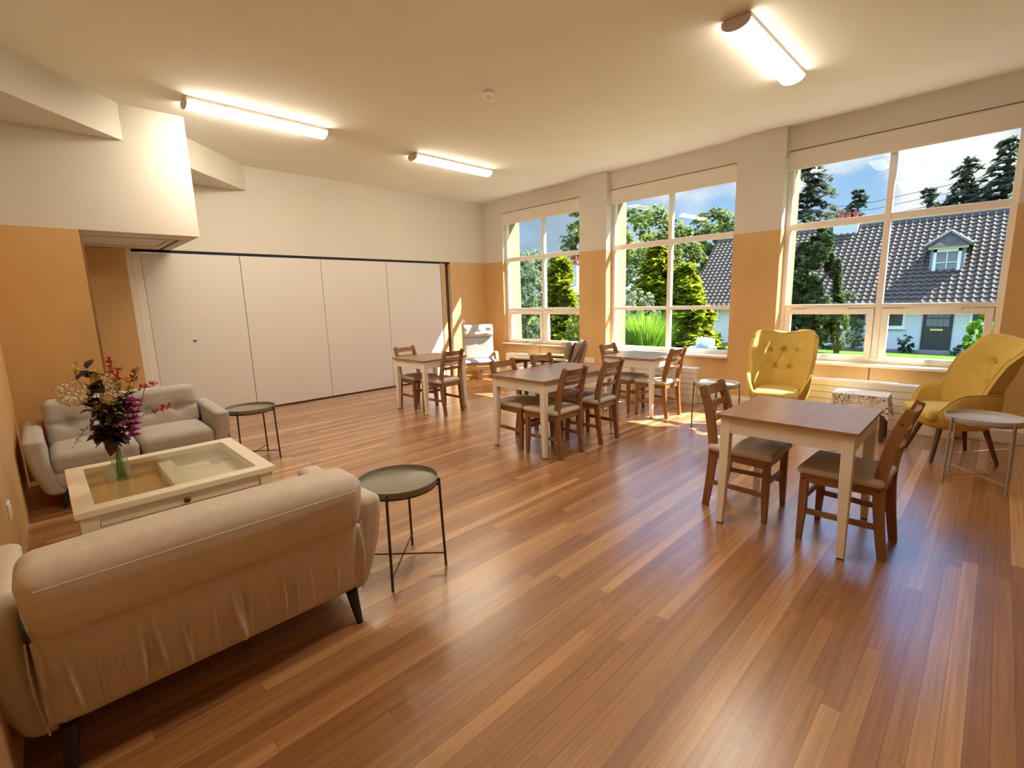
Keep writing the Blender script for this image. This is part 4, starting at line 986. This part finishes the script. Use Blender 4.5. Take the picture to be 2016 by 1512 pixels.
for ya in (17.2, 19.0):
    m = MB().box(24.15, 24.25, ya, ya+1.0, .0, 1.2); w_ = obj('house_window', hb(m), 'upvc', h, smooth=False)
    m = MB().box(24.12, 24.2, ya+.1, ya+.9, .1, 1.1); obj('pane', hb(m), 'dark_glass', w_, smooth=False)

def quad(mb, p, n, s, rnd, asp=.55):
    n = n.normalized(); a = n.orthogonal().normalized(); a.rotate(Matrix.Rotation(rnd.uniform(0, 2*PI), 3, n)); b = n.cross(a)
    mb.add([p-a*s, p-b*s*asp, p+a*s, p+b*s*asp], [(0, 1, 2, 3)])
def blobtree(name, label, cat, loc, blobs, nleaf, size, m, seed, group=None, trunk=None, hollow=.55, up=.3):
    t = thing(name, label, cat, loc, 0, group); rnd = random.Random(seed); mb = MB(); tot = sum(b[3]*b[4]*b[5] for b in blobs)**1
    ws = [(b[3]*b[4]*b[5])**.67 for b in blobs]; sw = sum(ws)
    for b, w in zip(blobs, ws):
        c = Vector(b[:3]); cl = [(Vector((rnd.gauss(0, 1), rnd.gauss(0, 1), rnd.gauss(0, 1))).normalized(), rnd.uniform(.7, 1.12)) for _ in range(26)]
        for k in range(int(nleaf*w/sw)):
            d = Vector((rnd.gauss(0, 1), rnd.gauss(0, 1), rnd.gauss(0, 1))).normalized()
            best = max(cl, key=lambda q: q[0].dot(d)); d = (d*.55+best[0]*.45).normalized()
            r = (hollow+(1-hollow)*rnd.random()**.5)*best[1]
            p = c+Vector((d.x*b[3], d.y*b[4], d.z*b[5]))*r
            quad(mb, p, d+Vector((rnd.uniform(-.9, .9), rnd.uniform(-.9, .9), rnd.uniform(-.6, .9)+up)), size*rnd.uniform(.6, 1.3), rnd)
    obj('crown', mb, m, t, smooth=False)
    if trunk:
        b = MB().tube([(0, 0, 0), (.04, .02, trunk[1]*.5), (0, 0, trunk[1])], [trunk[0], trunk[0]*.8, trunk[0]*.5], 8)
        for k in range(6): a = k*1.05; z = trunk[1]*(.55+.07*k); b.tube([(0, 0, z), (math.cos(a)*trunk[1]*.25, math.sin(a)*trunk[1]*.25, z+trunk[1]*.25)], [trunk[0]*.4, trunk[0]*.12], 6)
        obj('trunk', b, 'bark', t)
    return t
def conifer(label, loc, H, Rb, seed, m='leaf_fir', lv=26, group='tall firs behind the cottage', sparse=1.0):
    t = thing('fir_tree', label, 'tree', loc, 0, group); rnd = random.Random(seed); mb = MB(); br = MB()
    obj('trunk', MB().tube([(0, 0, 0), (.1, 0, H*.5), (0, 0, H*.97)], [.28, .17, .03], 8), 'bark', t)
    for i in range(lv):
        k = i/lv; z = H*(.10+.88*k); L = Rb*(1-k)**.8*rnd.uniform(.75, 1.15)+.25
        for j in range(max(4, int(9*(1-k)+3))):
            a = rnd.uniform(0, 2*PI); Lb = L*rnd.uniform(.6, 1.15); dv = Vector((math.cos(a), math.sin(a), 0)); sd_ = Vector((-dv.y, dv.x, 0))
            n = int((7+Lb*6)*sparse)
            for q in range(n):
                u = (q+.5)/n; p = Vector((0, 0, z))+dv*Lb*u+Vector((0, 0, .18*Lb*math.sin(u*PI)-.30*Lb*u*u))+sd_*rnd.uniform(-.22, .22)*Lb*u
                quad(mb, p, Vector((rnd.uniform(-.7, .7), rnd.uniform(-.7, .7), 1)), rnd.uniform(.16, .36)*(1+.25*H/10), rnd, .45)
    obj('crown', mb, m, t, smooth=False); return t
T = 'trees and shrubs in the garden'
# conifers and trees behind the cottage
conifer('large dark fir behind the cottage roof at the left of the big window', (43.6, 11.3, -1.6), 13.9, 5.4, 1, sparse=1.2)
conifer('small fir just right of the chimney, behind the cottage roof', (49.2, 9.0, -1.6), 11.6, 3.2, 2)
conifer('slim pale fir on the skyline in the upper right pane', (49.8, 4.6, -1.6), 11.0, 2.8, 3)
conifer('tall fir on the skyline, second from the right edge of the big window', (42.0, 2.25, -1.6), 11.3, 3.1, 4)
conifer('large fir at the far right edge of the big window', (43.5, .45, -1.6), 12.4, 4.3, 5, sparse=1.2)
blobtree('leafy_tree', 'yellow green bush line behind the cottage ridge', 'tree', (41, 6.2, -1.6), [(0, 2.2, 6.1, 1.6, 2.2, 1.3), (0, -1, 5.8, 1.6, 2.4, 1.2), (0, -4, 5.6, 1.5, 2.4, 1.2), (0, 5, 5.6, 1.6, 2, 1.2)], 3000, .22, 'leaf_yellowgreen', 6, T, (.2, 5))
blobtree('leafy_tree', 'big broad leaved tree filling the middle window behind the bushes', 'tree', (32, 18.6, -1.3), [(0, 0, 6.2, 3.4, 3.2, 3.2), (-1, 2.2, 4.6, 3.0, 3.0, 3.0), (0, -2.2, 4.6, 2.6, 2.6, 3.0), (0, 1, 2.2, 3.4, 4.2, 2.4)], 11000, .20, 'leaf_mid', 7, T, (.3, 6))
blobtree('leafy_tree', 'broad leaved tree rising behind the cottage gable', 'tree', (40.5, 16.6, -1.5), [(0, 0, 7.2, 3.2, 3.0, 3.0), (0, 2.6, 5.6, 2.6, 2.6, 3.0), (0, -2.4, 6.6, 2.6, 2.6, 2.8), (0, 0, 3.6, 3.2, 4, 2.8)], 8000, .22, 'leaf_mid', 8, T, (.3, 6))
blobtree('leafy_tree', 'leafy tree whose branch hangs into the top of the far window', 'tree', (23.2, 16.6, -.8), [(0, 0, 6.6, 2.0, 1.5, 2.0), (0, 1.1, 5.4, 1.4, 1.0, 1.0), (.3, -1.0, 5.2, 1.9, 1.5, 1.7)], 3600, .15, 'leaf_mid', 9, T, (.2, 5.5), hollow=.2)
blobtree('leafy_tree', 'far off grey green trees on the skyline of the far window', 'tree', (36, 34.5, -1.0), [(0, -3, 4.8, 2.2, 2.6, 1.9), (0, 0, 5.6, 2.4, 2.4, 2.2), (0, 3, 5.0, 2.2, 2.6, 2.0), (0, 6, 4.6, 2.2, 2.6, 2.0)], 3200, .26, 'leaf_holly', 10, T, (.2, 5))
# garden shrubs
conifer('bright yellow green cypress before the distant cottage in the far window', (13.9, 11.5, -.33), 3.45, .62, 11, 'leaf_gold', 34, T, 1.8)
conifer('rounded golden cypress in the middle of the middle window', (19.4, 10.55, -.78), 4.5, 1.35, 12, 'leaf_gold', 46, T, 2.6)
conifer('lower golden cypress just right of the taller one in the middle window', (19.7, 9.45, -.80), 3.6, 1.25, 24, 'leaf_gold', 40, T, 2.6)
blobtree('dark_shrub', 'dark shaded shrub between the golden cypress and the grey bush', 'shrub', (21.5, 13.2, -.9), [(0, 0, 2.4, 1.5, 1.8, 2.2), (0, 1.6, 1.6, 1.4, 1.6, 1.8), (0, -1.6, 1.4, 1.4, 1.4, 1.6)], 4200, .13, 'leaf_deep', 13, T, (.12, 2))
blobtree('grey_bush', 'silvery grey leaved bush low at the left of the middle window', 'shrub', (13.4, 8.0, -.29), [(0, 0, 1.25, .75, .75, .95), (0, .45, .8, .8, .7, .8)], 4200, .055, 'leaf_grey', 14, T, (.06, 1))
blobtree('holly_bush', 'tall variegated bush at the left of the far window', 'shrub', (10.25, 9.75, -.04), [(0, 0, 1.75, .62, .55, .85), (0, .2, .9, .8, .62, .95), (0, -.28, .75, .6, .5, .8)], 6500, .05, 'leaf_holly', 15, T, (.06, 1.5))
blobtree('laurel_bush', 'small leafy bush at the right of the far window below the cottage', 'shrub', (11.5, 8.55, -.14), [(0, 0, .7, .55, .35, .6), (.5, .75, .6, .5, .25, .55)], 2400, .05, 'leaf_yellowgreen', 16, T, (.04, .7))
blobtree('columnar_yew', 'broad dark columnar cypress before the cottage at the left of the big window', 'shrub', (23.3, 5.62, -1.07), [(0, 0, 2.9, 1.05, 1.05, 2.1), (0, -.1, 1.5, 1.12, 1.12, 1.6), (0, .1, 3.9, .62, .62, .9)], 17000, .105, 'leaf_deep', 17, T, (.15, 3), up=1.2, hollow=.72)
blobtree('shrub_cluster', 'light green shrub at the foot of the dark columnar cypress', 'shrub', (23.6, 4.55, -1.1), [(0, 0, 1.1, .4, .35, 1.1), (0, .5, 1.4, .4, .4, .7)], 1800, .07, 'leaf_mid', 18, T, (.05, 1))
blobtree('climber_bush', 'thin climbing rose against the cottage wall under its window', 'shrub', (29.4, 5.0, -1.55), [(0, 0, .55, .4, .5, .5), (0, -.1, 1.3, .25, .35, .5), (0, -.2, 2.1, .2, .4, .4), (.1, .5, 2.8, .15, .5, .3)], 1300, .07, 'leaf_holly', 19, T, (.03, 2.2), hollow=.1)
blobtree('round_bush', 'low round clipped bush by the cottage wall', 'shrub', (29.0, 6.1, -1.5), [(0, 0, .35, .4, .5, .42)], 900, .06, 'leaf_mid', 20, T)
blobtree('step_bush', 'small dark bush left of the cottage door steps', 'shrub', (29.3, 2.95, -1.55), [(0, 0, .35, .3, .4, .5)], 600, .06, 'leaf_deep', 21, T)
blobtree('step_bush', 'small bush right of the cottage door steps', 'shrub', (29.3, .75, -1.55), [(0, 0, .25, .35, .6, .4)], 700, .06, 'leaf_deep', 22, T)
blobtree('lime_bush', 'lime green bush at the lower right corner of the big window', 'shrub', (22.0, .35, -1.0), [(0, 0, .9, .5, .42, .75)], 1400, .07, 'leaf_broom', 23, T, (.04, .6))
# broom: arching thin blades
t = thing('broom_shrub', 'bright green grassy broom shrub close outside the middle window', 'shrub', (10.1, 5.72, -.03), 0, T); rnd = random.Random(30); mb = MB()
for k in range(2600):
    a = rnd.uniform(0, 2*PI); r0 = .32*math.sqrt(rnd.random()); base = Vector((r0*math.cos(a), r0*math.sin(a), rnd.uniform(0, .5))); L = rnd.uniform(.45, .85); out = rnd.uniform(.15, .75)*(.3+r0*2)
    d = Vector((math.cos(a)*out, math.sin(a)*out, 1)).normalized(); sd_ = Vector((-math.sin(a+rnd.uniform(-.6, .6)), math.cos(a), 0)); wv = rnd.uniform(.006, .012); vs = []
    for i in range(4): u = i/3; c = base+d*L*u+Vector((math.cos(a), math.sin(a), -.3))*.16*L*u*u; ww = wv*(1-u*.85); vs += [c-sd_*ww, c+sd_*ww]
    mb.add(vs, [(0, 1, 3, 2), (2, 3, 5, 4), (4, 5, 7, 6)])
obj('crown', mb, 'leaf_broom', t, smooth=False)
# fence by the gable, tub, overhead wires
t = thing('slat_fence', 'pale horizontal slat fence beside the cottage gable', 'fence', (26, 14.2, -1.2))
b = MB()
for k in range(4): b.box(-.02, .02, -1.0, 1.6, .55+.30*k, .75+.30*k)
obj('slats', b, 'fence_wood', t, smooth=False)
for y in (-.9, 1.5): obj('post', MB().box(.02, .10, y-.05, y+.05, -.3, 1.7), 'fence_wood', t, smooth=False)
t = thing('storage_tub', 'pale blue plastic tub on the lawn beside the broom shrub', 'tub', (11.6, 5.05, -.16), R(20))
obj('tub_body', MB().loft([[(-.18, -.26, 0), (.18, -.26, 0), (.18, .26, 0), (-.18, .26, 0)], [(-.22, -.30, .34), (.22, -.30, .34), (.22, .30, .34), (-.22, .30, .34)]]), 'tub_blue', t, bev=.01, smooth=False)
obj('tub_rim', MB().box(-.24, .24, -.32, .32, .34, .37), 'tub_blue', t, bev=.006, smooth=False)
tag(obj('plastic_sheet', MB().cushion((0, 0, .12), (.34, .40, .24), .10, 8, lambda p: p+Vector((0, 0, .05))*noise.noise(p*9)*2), 'upvc'), 'crumpled white plastic bag lying in the pale blue tub', 'bag').location = (11.62, 5.0, .19)
for k, (za, zb) in enumerate(((8.05, 8.5), (7.55, 8.0), (7.0, 7.3))):
    tag(obj('overhead_wire', MB().tube([(46, 13, za-.1), (44, 7, za-.35), (42, -3, zb)], .018, 6), 'gutter'), ['uppermost', 'middle', 'lowest'][k]+' of three thin overhead wires crossing the sky above the cottage', 'wire', 'overhead wires')
